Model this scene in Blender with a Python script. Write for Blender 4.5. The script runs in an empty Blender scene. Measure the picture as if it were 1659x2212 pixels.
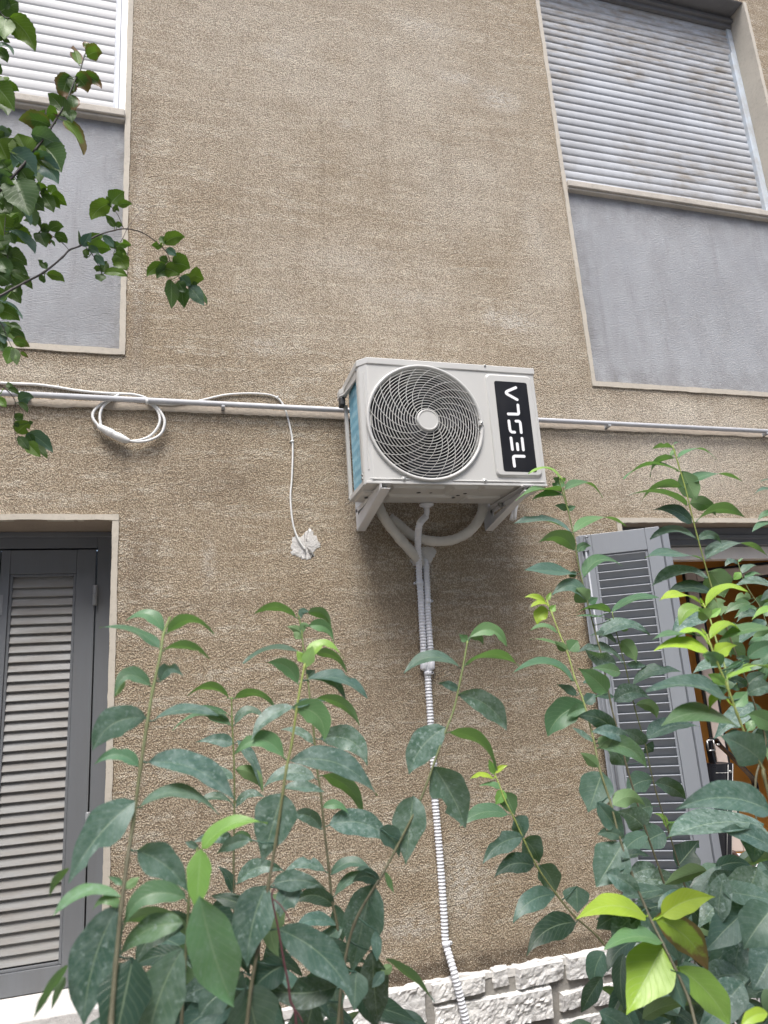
import bpy, math, random
import numpy as np
from mathutils import Vector, Matrix, noise as NZ
random.seed(7); RNG = random.Random(11)
SC = bpy.context.scene
# ------------------------------------------------------------------ camera, world, sun, exposure
DIST, EYE = 2.85, 1.6                      # metres from the wall, eye height above the ground
FPX, CX, CY = 1540.0, 829.5, 1106.0        # focal length and centre on a 1659 x 2212 sheet
ROT = np.array([[0.95919097, 0.00532374, 0.28270892],
                [-0.27499971, 0.25018105, 0.92832354],
                [-0.06578626, -0.96818444, 0.24143543]])   # camera (right, down, forward) -> wall (x, into wall, up)
cam = bpy.data.cameras.new('camera'); cam_o = bpy.data.objects.new('camera', cam)
SC.collection.objects.link(cam_o)
mw = Matrix.Identity(4)
for i in range(3):
    mw[i][0] = ROT[i][0]; mw[i][1] = -ROT[i][1]; mw[i][2] = -ROT[i][2]
mw[0][3], mw[1][3], mw[2][3] = 0.0, -DIST, EYE
cam_o.matrix_world = mw
cam.sensor_fit = 'VERTICAL'; cam.lens = 6.86; cam.sensor_height = 6.86*2212/FPX; cam.sensor_width = 6.86*1659/FPX
cam.clip_start = 0.02; cam.clip_end = 300
cam.dof.use_dof = True; cam.dof.focus_distance = 2.9; cam.dof.aperture_fstop = 1.78
SC.camera = cam_o
world = bpy.data.worlds.new('World'); SC.world = world; world.use_nodes = True
wn = world.node_tree.nodes; wl = world.node_tree.links
SUN_EL, SUN_AZ = math.radians(64), math.radians(200)   # azimuth clockwise from +Y: in front of the wall, a little left
sky = wn.new('ShaderNodeTexSky'); sky.sky_type = 'NISHITA'; sky.sun_disc = False
sky.sun_elevation = SUN_EL; sky.sun_rotation = SUN_AZ; sky.air_density = 1.0; sky.dust_density = 4.0; sky.ozone_density = 1.0
bg = wn['Background']; bg.inputs['Strength'].default_value = 0.13
wl.new(sky.outputs['Color'], bg.inputs['Color'])
sun = bpy.data.lights.new('sun', 'SUN'); sun.energy = 2.0; sun.angle = math.radians(24); sun.color = (1.0, 0.99, 0.965)
sun_o = bpy.data.objects.new('sun', sun); SC.collection.objects.link(sun_o)
sd = Vector((math.sin(SUN_AZ)*math.cos(SUN_EL), math.cos(SUN_AZ)*math.cos(SUN_EL), math.sin(SUN_EL)))
sun_o.rotation_euler = sd.to_track_quat('Z', 'Y').to_euler(); sun_o.location = (0, -4, 8)
SC.view_settings.view_transform = 'Standard'; SC.view_settings.look = 'None'
SC.view_settings.exposure = 1.08; SC.view_settings.gamma = 1.0
SC.cycles.max_bounces = 8; SC.cycles.use_denoising = True

# ------------------------------------------------------------------ helpers
def at(px, py, Y):
    v = ROT @ np.array([px-CX, py-CY, FPX]); t = (Y+DIST)/v[1]
    return Vector((v[0]*t, Y, EYE+v[2]*t))
def V(*a): return Vector(a)
class MB:
    def __init__(s): s.v=[]; s.f=[]; s.m=[]; s.uv={}; s.sm=[]
    def add(s, vs, fs, m=0, smooth=False):
        b=len(s.v); s.v += [Vector(p) for p in vs]
        for f in fs: s.f.append([b+i for i in f]); s.m.append(m); s.sm.append(smooth)
        return b
    def box(s, x0,x1,y0,y1,z0,z1,m=0):
        s.add([(x,y,z) for x in (x0,x1) for y in (y0,y1) for z in (z0,z1)],
              [(0,1,3,2),(4,6,7,5),(0,4,5,1),(2,3,7,6),(0,2,6,4),(1,5,7,3)], m)
    def obox(s, o, ax, ay, az, m=0):          # box with corner o and edge vectors
        o=Vector(o); ax=Vector(ax); ay=Vector(ay); az=Vector(az)
        s.add([o+i*ax+j*ay+k*az for i in (0,1) for j in (0,1) for k in (0,1)],
              [(0,1,3,2),(4,6,7,5),(0,4,5,1),(2,3,7,6),(0,2,6,4),(1,5,7,3)], m)
    def tube(s, pts, rad, n=10, m=0, caps=True):
        pts=[Vector(p) for p in pts]; N=len(pts)
        if not hasattr(rad,'__len__'): rad=[rad]*N
        T=[(pts[min(i+1,N-1)]-pts[max(i-1,0)]).normalized() for i in range(N)]
        a=V(0,0,1) if abs(T[0].z)<.9 else V(1,0,0)
        u=T[0].cross(a).normalized(); vs=[]
        for i in range(N):
            u=(u-T[i]*u.dot(T[i])).normalized(); w=T[i].cross(u)
            for k in range(n):
                c=2*math.pi*k/n; vs.append(pts[i]+(u*math.cos(c)+w*math.sin(c))*rad[i])
        fs=[(i*n+k, i*n+(k+1)%n, (i+1)*n+(k+1)%n, (i+1)*n+k) for i in range(N-1) for k in range(n)]
        b=s.add(vs, fs, m, True)
        if caps:
            s.f.append([b+k for k in range(n)][::-1]); s.m.append(m); s.sm.append(False)
            s.f.append([b+(N-1)*n+k for k in range(n)]); s.m.append(m); s.sm.append(False)
    def prism(s, poly, ax, m=0, smooth=False):          # closed polygon of 3D points pushed along ax
        n=len(poly); ax=Vector(ax); p=[Vector(q) for q in poly]
        b=s.add(p+[q+ax for q in p], [(i,(i+1)%n,n+(i+1)%n,n+i) for i in range(n)], m, smooth)
        s.f.append([b+i for i in range(n)][::-1]); s.m.append(m); s.sm.append(False)
        s.f.append([b+n+i for i in range(n)]); s.m.append(m); s.sm.append(False)
    def disc(s, c, nrm, r, n=24, m=0):
        nrm=Vector(nrm).normalized(); a=V(0,0,1) if abs(nrm.z)<.9 else V(1,0,0)
        u=nrm.cross(a).normalized(); w=nrm.cross(u); c=Vector(c)
        s.add([c+(u*math.cos(2*math.pi*k/n)+w*math.sin(2*math.pi*k/n))*r for k in range(n)], [tuple(range(n))], m)
    def build(s, name, mats, parent=None, bevel=0, seg=2, loc=None, fix=True, autosmooth=False):
        me=bpy.data.meshes.new(name)
        off=Vector(loc) if loc is not None else (ROOTLOC.get(root_of(parent).name, V(0,0,0)) if parent else V(0,0,0))
        me.from_pydata([p-off for p in s.v], [], s.f)
        if not isinstance(mats,(list,tuple)): mats=[mats]
        for mt in mats: me.materials.append(mt)
        me.polygons.foreach_set('material_index', s.m); me.polygons.foreach_set('use_smooth', s.sm)
        if fix:
            import bmesh
            bm=bmesh.new(); bm.from_mesh(me); bmesh.ops.recalc_face_normals(bm, faces=bm.faces); bm.to_mesh(me); bm.free()
        me.update()
        o=bpy.data.objects.new(name, me); SC.collection.objects.link(o)
        if parent: o.parent=parent
        else:
            o.location=off; ROOTLOC[o.name]=off
        if bevel:
            md=o.modifiers.new('bevel','BEVEL'); md.width=bevel; md.segments=seg; md.limit_method='ANGLE'; md.angle_limit=math.radians(40)
            md.harden_normals=False
        return o
ROOTLOC={}
def root_of(o):
    while o.parent: o=o.parent
    return o
def thing(name, label, cat, loc, group=None):
    o=bpy.data.objects.new(name, None); SC.collection.objects.link(o); o.location=loc; o.empty_display_size=.1
    ROOTLOC[o.name]=Vector(loc); o['label']=label; o['category']=cat
    if group: o['group']=group
    return o
def tag(o, label, cat, group=None):
    o['label']=label; o['category']=cat
    if group: o['group']=group
    return o
def spline(pts, n=8):
    pts=[Vector(p) for p in pts]; P=[2*pts[0]-pts[1]]+pts+[2*pts[-1]-pts[-2]]; out=[]
    for i in range(1,len(P)-2):
        for k in range(n):
            t=k/n; a,b,c,d=P[i-1],P[i],P[i+1],P[i+2]
            out.append(.5*((2*b)+(c-a)*t+(2*a-5*b+4*c-d)*t*t+(3*b-a-3*c+d)*t**3))
    out.append(pts[-1]); return out
def resample(pts, step):
    out=[pts[0].copy()]; acc=0
    for a,b in zip(pts,pts[1:]):
        L=(b-a).length; d=step-acc
        while d<=L: out.append(a+(b-a)*(d/L)); d+=step
        acc=(acc+L)%step
    return out

# ------------------------------------------------------------------ materials
class NT:
    def __init__(s, name):
        s.mat=bpy.data.materials.new(name); s.mat.use_nodes=True; s.t=s.mat.node_tree; s.b=s.t.nodes['Principled BSDF']; s.out=s.t.nodes['Material Output']
    def n(s, typ, **kw):
        nd=s.t.nodes.new(typ)
        for k,v in kw.items():
            if hasattr(nd,k) and k not in nd.inputs.keys(): setattr(nd,k,v)
            else: nd.inputs[k].default_value=v
        return nd
    def l(s,a,b): s.t.links.new(a,b)
    def val(s, inp, v):
        if isinstance(v,(int,float,tuple)): inp.default_value = v
        else: s.l(v,inp)
    def coord(s, scale=(1,1,1)):
        tc=s.n('ShaderNodeTexCoord'); mp=s.n('ShaderNodeMapping'); mp.inputs['Scale'].default_value=scale
        s.l(tc.outputs['Object'],mp.inputs['Vector']); return mp.outputs['Vector']
    def noise(s, scale, detail=4, rough=.55, stretch=(1,1,1), dist=0):
        nd=s.n('ShaderNodeTexNoise'); nd.inputs['Scale'].default_value=scale; nd.inputs['Detail'].default_value=detail; nd.inputs['Roughness'].default_value=rough
        nd.inputs['Distortion'].default_value=dist
        s.l(s.coord(stretch), nd.inputs['Vector']); return nd.outputs['Fac']
    def ramp(s, f, a, b, lo=0., hi=1.):
        nd=s.n('ShaderNodeMapRange'); s.l(f,nd.inputs['Value'])
        for k,v in zip(('From Min','From Max','To Min','To Max'),(a,b,lo,hi)): nd.inputs[k].default_value=v
        return nd.outputs['Result']
    def m(s, op, a, b=0.):
        nd=s.n('ShaderNodeMath',operation=op); s.val(nd.inputs[0],a); s.val(nd.inputs[1],b); return nd.outputs[0]
    def mix(s, f, a, b, bt='MIX'):
        nd=s.n('ShaderNodeMix',data_type='RGBA',blend_type=bt)
        s.val(nd.inputs['Factor'],f)
        for i,v in ((6,a),(7,b)):
            if isinstance(v,tuple): nd.inputs[i].default_value=(*v[:3],1)
            else: s.l(v,nd.inputs[i])
        return nd.outputs[2]
    def bump(s, h, strength, dist, normal=None):
        nd=s.n('ShaderNodeBump'); nd.inputs['Strength'].default_value=strength; nd.inputs['Distance'].default_value=dist; s.l(h,nd.inputs['Height'])
        if normal is not None: s.l(normal,nd.inputs['Normal'])
        return nd.outputs['Normal']
    def done(s, col, rough=.6, nrm=None, metal=0., spec=None):
        s.val(s.b.inputs['Base Color'], (*col,1) if isinstance(col,tuple) else col)
        s.val(s.b.inputs['Roughness'], rough); s.b.inputs['Metallic'].default_value=metal
        if spec is not None: s.b.inputs['Specular IOR Level'].default_value=spec
        if nrm is not None: s.l(nrm,s.b.inputs['Normal'])
        return s.mat
def paint(name, col, rough=.5, dirt=.12, scale=9, dirtcol=None, bump=.0, bscale=60, metal=0., stretch=(1,1,1)):
    t=NT(name); n=t.ramp(t.noise(scale,5,.6,stretch),.35,.75)
    dc=dirtcol or tuple(c*.6 for c in col)
    c=t.mix(t.m('MULTIPLY',n,dirt*2.2),col,dc)
    nr=None
    if bump: nr=t.bump(t.noise(bscale,4,.6,stretch),bump,.004)
    r=t.ramp(n,0,1,rough-.06,rough+.1)
    return t.done(c,r,nr,metal)

def stucco_mat():
    t=NT('stucco')
    g1=t.noise(290,2,.5,(1.1,1,.95)); g2=t.noise(520,2,.5,(1.2,1,.8)); vo=t.n('ShaderNodeTexVoronoi'); vo.inputs['Scale'].default_value=185
    t.l(t.coord((1.25,1,.85)),vo.inputs['Vector'])
    rib=t.noise(34,4,.7,(.8,1,4.5))
    h=t.m('ADD',t.m('MULTIPLY',g1,.7),t.m('MULTIPLY',vo.outputs['Distance'],-.85)); h=t.m('ADD',h,t.m('MULTIPLY',g2,.35)); h=t.m('ADD',h,t.m('MULTIPLY',rib,.4))
    big=t.noise(.9,4,.6); mid=t.noise(3.2,5,.65,(1,1,2.2)); streak=t.noise(3.0,6,.7,(1,1,6.5)); fine=t.noise(24,4,.7,(1,1,2.5))
    geo=t.n('ShaderNodeTexCoord')
    def zones(lst,a,b):
        tot=None
        for x,z,rx,rz,k in lst:
            mp=t.n('ShaderNodeMapping'); mp.inputs['Location'].default_value=(-x/rx,0,-z/rz); mp.inputs['Scale'].default_value=(1/rx,0,1/rz)
            t.l(geo.outputs['Object'],mp.inputs['Vector']); ln=t.n('ShaderNodeVectorMath',operation='LENGTH'); t.l(mp.outputs['Vector'],ln.inputs[0])
            f=t.ramp(ln.outputs['Value'],a,b,0,k); tot=f if tot is None else t.m('MAXIMUM',tot,f)
        return tot
    c=t.mix(t.ramp(big,.3,.7),(.50,.398,.272),(.57,.475,.355))
    washed_lit=t.m('MULTIPLY',zones(WASHED_LIT,1.3,.3),t.ramp(t.noise(2.2,5,.65),.1,.55)); c=t.mix(washed_lit,c,(.82,.745,.63))
    c=t.mix(t.ramp(mid,.45,.75,0,.4),c,(.36,.268,.17))
    # pale worn streaks running along the wall where the coat is rubbed
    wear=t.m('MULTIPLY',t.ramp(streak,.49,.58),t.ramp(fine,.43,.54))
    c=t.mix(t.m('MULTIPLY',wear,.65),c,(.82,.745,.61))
    # pale patches
    pf=t.m('MULTIPLY',zones(PATCHES,1.25,.25),t.ramp(t.noise(30,5,.72,(1,1,1.8)),.42,.53)); c=t.mix(pf,c,(.86,.81,.72))
    c=t.mix(t.m('MULTIPLY',zones(STAINS,1.3,.2),t.ramp(t.noise(5,5,.7),.3,.65)),c,(.20,.15,.105))
    drip=t.noise(2.6,5,.7,(4.5,1,.22)); c=t.mix(t.ramp(drip,.56,.74,0,.32),c,(.66,.58,.46)); c=t.mix(t.ramp(drip,.46,.30,0,.28),c,(.25,.185,.125))
    h=t.m('ADD',h,t.m('MULTIPLY',t.noise(14,5,.75,(.7,1,3)),.25))
    c=t.mix(t.m('MULTIPLY',zones(SOOT,1.2,.55),t.ramp(t.noise(9,5,.7,(1,1,2)),.25,.55)),c,(.11,.085,.062))
    # grit: paler crowns of the grain, the small shadows between them put into the colour
    gr=t.ramp(h,.27,.87); c=t.mix(t.ramp(gr,.05,.48,.56,0.),c,(.15,.113,.078)); c=t.mix(t.ramp(gr,.5,.8,0,.7),c,(.86,.77,.62))
    return t.done(c,.92,t.bump(h,1.0,.0085),spec=.2)
PX=.0019
def spots(lst): 
    o=[]
    for x,y,rx,ry,k in lst:
        p=at(x,y,0); o.append((p.x,p.z,rx*PX,ry*PX,k))
    return o
PATCHES=spots([(1080,215,75,45,.9),(985,168,70,24,.7),(590,112,60,22,.45),(1110,695,75,35,.9),(1065,685,28,30,.9),(745,268,22,16,.6),(880,640,130,30,.4),
  (1000,1905,50,85,.75),(890,2003,70,26,.7),(800,1105,26,50,.6),(925,1220,26,60,.5),(560,745,60,20,.5),(740,560,160,40,.3),(450,1215,16,60,.5),(300,560,14,300,.45),(920,60,120,40,.5),(1150,480,40,90,.35)])
SOOT=[(1.2,EYE-1.035,2.8,.034,.9),(-.218,EYE+2.575,.02,.03,.8),(2.0,EYE+2.575,.02,.04,.8)]
STAINS=[(-.6,EYE+1.37,.5,.03,.6),(2.8,EYE+1.37,.9,.03,.5),(-1.0,EYE+.33,1.4,.05,.4),(2.0,EYE+.36,3.0,.035,.5),(2.01,EYE+2.5,.03,.35,.8),(-.18,EYE+2.45,.03,.3,.8)]+spots([(310,285,30,90,.7),(300,1230,45,160,.6),(470,1050,120,60,.45),(330,980,150,60,.4),(1000,2075,330,26,.9),(1100,1150,120,90,.4),(880,1500,300,200,.25),(800,1170,60,40,.5),(300,700,25,120,.5),(1250,700,14,200,.5)])
WASHED_LIT=spots([(760,150,700,420,.62),(800,620,420,230,.5),(1480,960,460,190,1.),(1500,900,500,90,1.),(1180,640,120,260,.6),(1200,560,140,420,.7),(120,810,420,40,.5),(1000,380,300,260,.6)])  # bleached coat; upper zones also hold the brighter light up there as colour
M={}
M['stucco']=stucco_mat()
def plaster(name,col,bs=55,b=.25,dirt=.3):
    t=NT(name); c=t.mix(t.ramp(t.noise(6,6,.65),.35,.7,0,dirt),col,tuple(k*.55 for k in col)); c=t.mix(t.ramp(t.noise(70,3,.6),.55,.75,0,.5),c,tuple(k*.62 for k in col))
    return t.done(c,.88,t.bump(t.noise(bs,5,.65),b,.006))
M['band']=plaster('cream_band',(.52,.475,.40))
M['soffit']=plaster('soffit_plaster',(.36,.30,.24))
def panel_mat():
    t=NT('grey_render'); n=t.noise(2.2,5,.65,(1,1,.55)); c=t.mix(t.ramp(n,.35,.7),(.315,.325,.342),(.40,.412,.432))
    c=t.mix(t.ramp(t.noise(5,6,.72,(1.3,1,.6)),.42,.7,0,.75),c,(.285,.288,.295))
    c=t.mix(t.ramp(t.noise(90,3,.6),.68,.76,0,.6),c,(.16,.15,.15))
    c=t.mix(t.ramp(t.noise(5,6,.8,(6,1,.35)),.66,.71,0,.6),c,(.66,.66,.64)); c=t.mix(t.ramp(t.noise(3.2,5,.75,(4,1,.22)),.56,.74,0,.5),c,(.22,.215,.21))
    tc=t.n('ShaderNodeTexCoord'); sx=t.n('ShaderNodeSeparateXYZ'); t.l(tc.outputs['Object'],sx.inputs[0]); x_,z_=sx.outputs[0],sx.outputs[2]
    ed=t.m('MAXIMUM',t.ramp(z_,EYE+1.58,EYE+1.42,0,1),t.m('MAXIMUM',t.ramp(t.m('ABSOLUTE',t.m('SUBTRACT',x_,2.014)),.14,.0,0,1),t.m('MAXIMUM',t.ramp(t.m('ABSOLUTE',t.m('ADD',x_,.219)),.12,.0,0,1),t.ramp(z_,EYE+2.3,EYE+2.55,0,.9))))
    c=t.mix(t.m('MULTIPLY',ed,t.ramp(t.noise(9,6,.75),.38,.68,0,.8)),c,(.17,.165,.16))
    return t.done(c,.8,t.bump(t.noise(60,6,.75,(1,1,2.6)),.75,.008))
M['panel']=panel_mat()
def shutter_mat(name, a, b, stain, k, top=0.):
    t=NT(name); n=t.noise(3.5,6,.7,(.9,1,1.6)); c=t.mix(t.ramp(n,.35,.7),a,b); base=t.noise(1.9,4,.6)
    if top:     # rain dirt washed down from the shutter box
        tc=t.n('ShaderNodeTexCoord'); sx=t.n('ShaderNodeSeparateXYZ'); t.l(tc.outputs['Object'],sx.inputs[0]); base=t.m('ADD',base,t.ramp(sx.outputs[2],EYE+3.25,EYE+4.0,0,top))
    s=t.m('MULTIPLY',t.ramp(base,.45,.62),t.ramp(t.noise(16,5,.7,(.6,1,2.2)),.38,.66))
    c=t.mix(t.m('MULTIPLY',s,k),c,stain)
    return t.done(c,.55,t.bump(t.noise(30,3,.6,(.3,1,2)),.05,.003))
M['slat_clean']=shutter_mat('pale_shutter',(.44,.445,.455),(.38,.385,.39),(.46,.43,.39),.45)
M['slat_dirty']=shutter_mat('stained_shutter',(.47,.49,.515),(.36,.368,.38),(.27,.24,.20),1.,.16)
M['marble']=plaster('stone_sill',(.52,.48,.42),40,.3,.5)
M['alu']=paint('rail_grey',(.55,.58,.63),.45,.2); M['white']=paint('white_frame',(.85,.85,.84),.4,.06)
M['bluerail']=paint('pale_rail',(.55,.62,.69),.45,.3,14,(.35,.33,.30))
M['lintel']=paint('lintel_grey',(.17,.17,.175),.7,.3,5,None,.3)
M['wood_door']=paint('grey_door_paint',(.150,.160,.172),.42,.2,7,(.12,.12,.12),.10,90,stretch=(3,1,.4))
M['wood_slat']=paint('grey_slat_paint',(.268,.272,.268),.5,.5,12,(.225,.21,.19),.12,60,stretch=(.4,1,3))
M['wood_shut']=paint('grey_shutter_paint',(.265,.285,.315),.42,.15,8,(.21,.22,.24),.10,90,stretch=(3,1,.4))
M['dark_gap']=paint('dark_gap',(.012,.012,.012),.9,0)
M['steel_grey']=paint('painted_hinge',(.24,.25,.26),.3,.2)
M['orange']=paint('orange_wall',(.66,.31,.065),.8,.05); M['ceil']=paint('room_ceiling',(.6,.5,.4),.8,.05)
M['beige']=paint('beige_frame',(.78,.74,.69),.4,.1); M['pinkframe']=paint('pale_sash',(.74,.63,.57),.35,.1); M['gasket']=paint('black_gasket',(.01,.01,.01),.5,0)
def stone_mat():
    t=NT('white_stone'); c=t.mix(t.ramp(t.noise(4,5,.65),.35,.7),(.70,.69,.67),(.60,.585,.56)); c=t.mix(t.ramp(t.noise(17,6,.7,(1,1,1),1.5),.55,.75,0,.6),c,(.45,.43,.40))
    h=t.m('ADD',t.noise(13,7,.66,(1,1,1),2.2),t.m('MULTIPLY',t.noise(60,4,.6),.25)); return t.done(c,.8,t.bump(h,.7,.014))
M['stone']=stone_mat(); M['mortar']=plaster('grey_mortar',(.30,.285,.26),70,.5)
M['lime']=plaster('lime_cap',(.68,.66,.63),60,.7,.3); M['filler']=plaster('white_filler',(.60,.585,.56),90,.9,.25)
M['paving']=plaster('concrete_paving',(.42,.40,.37),12,.3,.3); M['soil']=plaster('soil',(.07,.05,.035),20,.8)

# ------------------------------------------------------------------ ground
g=MB(); g.add([(-60,-60,0),(60,-60,0),(60,.4,0),(-60,.4,0)],[(0,1,2,3)]); go=g.build('ground',M['paving']); go['kind']='structure'
g=MB(); g.add([(-8,-2.3,.012),(10,-2.3,.012),(10,-.002,.012),(-8,-.002,.012)],[(0,1,2,3)]); so_=g.build('soil',M['soil']); so_['kind']='structure'

# ------------------------------------------------------------------ the house front
Z=lambda z: z+EYE
bld=thing('building','beige stucco house front with grey shuttered windows behind the shrubs','building',(0,0,0))
UL=(-1.9,-.219,Z(1.425),Z(4.20)); UR=(2.014,3.55,Z(1.42),Z(4.20)); LD=(-1.35,-.227,Z(-.945),Z(.702)); RW=(2.036,3.50,Z(-.945),Z(.695))
HOLES=[UL,UR,LD,RW]; TH=.26
xs=sorted({-7.,9.}|{h[i] for h in HOLES for i in (0,1)}); zs=sorted({-.3,7.6}|{h[i] for h in HOLES for i in (2,3)})
def inhole(x,z): return any(h[0]<x<h[1] and h[2]<z<h[3] for h in HOLES)
w=MB()
for i in range(len(xs)-1):
    for k in range(len(zs)-1):
        x0,x1,z0,z1=xs[i],xs[i+1],zs[k],zs[k+1]
        if inhole((x0+x1)/2,(z0+z1)/2): continue
        w.add([(x0,0,z0),(x1,0,z0),(x1,0,z1),(x0,0,z1)],[(0,1,2,3)])
        w.add([(x0,TH,z0),(x1,TH,z0),(x1,TH,z1),(x0,TH,z1)],[(3,2,1,0)],1)
for x0,x1,z0,z1 in HOLES:
    w.add([(x0,0,z0),(x0,TH,z0),(x0,TH,z1),(x0,0,z1)],[(0,1,2,3)],2); w.add([(x1,0,z0),(x1,TH,z0),(x1,TH,z1),(x1,0,z1)],[(3,2,1,0)],2)
    w.add([(x0,0,z1),(x1,0,z1),(x1,TH,z1),(x0,TH,z1)],[(0,1,2,3)],1); w.add([(x0,0,z0),(x1,0,z0),(x1,TH,z0),(x0,TH,z0)],[(3,2,1,0)],1)
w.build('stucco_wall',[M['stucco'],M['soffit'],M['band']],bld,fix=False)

def rough_strip(mb,x0,x1,z0,z1,y0,y1,seed,amp=.003,m=0):   # long plaster band with uneven edges; longer side is subdivided
    r=random.Random(seed); horiz=(x1-x0)>(z1-z0); L=(x1-x0) if horiz else (z1-z0); n=max(4,int(L/.012)); rows=[]
    for i in range(n+1):
        t=i/n; a=amp*(NZ.noise(V(t*L*9,seed,0))*1.1+NZ.noise(V(t*L*37,seed,1))*.7); b=amp*(NZ.noise(V(t*L*9,seed,7))*1.1+NZ.noise(V(t*L*37,seed,8))*.7)
        if horiz: x=x0+L*t; rows.append([(x,y1,z0+a),(x,y0,z0+a),(x,y0,z1+b),(x,y1,z1+b)])
        else: z=z0+L*t; rows.append([(x0+a,y1,z),(x0+a,y0,z),(x1+b,y0,z),(x1+b,y1,z)])
    vs=[p for q in rows for p in q]; fs=[]
    for i in range(n):
        for k in range(3): fs.append((i*4+k,i*4+k+1,(i+1)*4+k+1,(i+1)*4+k))
    fs.append((0,1,2,3)); fs.append(tuple(n*4+k for k in (3,2,1,0))); mb.add(vs,fs,m)
BW=.023
def surround(parent,h,sides,seed):
    x0,x1,z0,z1=h; b=MB(); y0,y1=-.007,.02
    if 'b' in sides: rough_strip(b,x0-(BW if 'l' in sides else 0),x1+(BW if 'r' in sides else 0),z0-BW*1.15,z0,y0,y1,seed)
    if 't' in sides: rough_strip(b,x0-(BW if 'l' in sides else 0),x1+(BW if 'r' in sides else 0),z1,z1+BW,y0,y1,seed+1)
    if 'l' in sides: rough_strip(b,x0-BW,x0,z0,z1,y0+.0015,y1,seed+2)
    if 'r' in sides: rough_strip(b,x1,x1+BW,z0,z1,y0+.0015,y1,seed+3)
    return b.build('surround',M['band'],parent)

def roller(parent,x0,x1,z0,z1,Y,pitch,mat,amp=1.):
    b=MB(); n=int((z1-z0)/pitch)+1; prof=[]
    for i in range(n):
        zb=z0+i*pitch
        for t,y in ((0,.002),(.05,.0028),(.10,-.0008),(.25,-.0032),(.5,-.0046),(.75,-.0034),(.92,-.0008),(.985,.0015)):
            prof.append((Y+y*amp,zb+t*pitch))
    vs=[]; nx=2
    for x in (x0,x1): vs+=[(x,y,z) for y,z in prof]
    N=len(prof); b.add(vs,[(i,N+i,N+i+1,i+1) for i in range(N-1)],0,True)
    return b.build('roller_shutter',mat,parent,fix=False)
# upper windows: window (head box and side rails) > roller_shutter, sill, surround, guide_rail
def upper_window(h,sillz,right,slat,lab):
    x0,x1,z0,z1=h
    b=MB(); 
    if right:
        b.box(x0+.001,x1-.001,.115,.20,z1-.085,z1-.0065); b.box(x0+.001,x1-.001,.001,.2,z1-.006,z1-.0005); b.box(x0,x1,.095,.116,z1-.055,z1-.03)
    else: b.box(x0,x1,.10,.20,z1-.10,z1-.0005)
    b.box(x0,x1,.215,.235,sillz,z1-.001)
    wdw=b.build('window',M['lintel'] if right else M['alu'],bld,bevel=.003); wdw['label']=lab
    Y=.14 if right else .12
    roller(wdw,x0+.012,x1-.012,sillz-.004,z1-.08,Y,.0531,slat,1. if right else .5)
    rl=MB()
    if right:
        rl.box(x1-.036,x1-.0005,.125,.165,sillz,z1-.085); rl.box(x1-.062,x1-.036,.112,.15,sillz,z1-.30); rl2=MB(); rl2.box(x0+.0005,x0+.02,.12,.165,sillz,z1-.085); rl2.build('guide_rail',M['bluerail'],wdw,bevel=.003)
        rl.build('guide_rail',M['bluerail'],wdw,bevel=.003)
    else:
        rl.box(x1-.062,x1-.031,.095,.15,sillz,z1-.1); rl.box(x1-.056,x1-.037,.089,.0949,sillz,z1-.1); rl.build('guide_rail',M['alu'],wdw,bevel=.003)
        r2=MB(); r2.box(x1-.031,x1-.0004,.045,.15,sillz,z1-.1); r2.build('frame',M['white'],wdw,bevel=.003)
    s=MB(); s.box(x0+.001,x1-.001,-.022,.21,sillz-.036,sillz); s.box(x0+.001,x1-.001,-.012,.05,sillz-.05,sillz-.0362)
    s.build('sill',M['marble'],wdw,bevel=.004)
    surround(wdw,(x0,x1,z0,z1),'lrb' if not right else 'lrb',3 if right else 13)
    p=MB(); p.add([(x0,.016,z0),(x1,.016,z0),(x1,.016,sillz-.04),(x0,.016,sillz-.04)],[(0,1,2,3)]); p.box(x0+.001,x1-.001,.018,.2,z0+.001,sillz-.051)
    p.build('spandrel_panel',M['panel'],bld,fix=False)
upper_window(UL,Z(2.592),False,M['slat_clean'],'closed pale grey roller shutter, upper left, partly behind leaves')
upper_window(UR,Z(2.582),True,M['slat_dirty'],'closed stained grey roller shutter, upper right')

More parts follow.
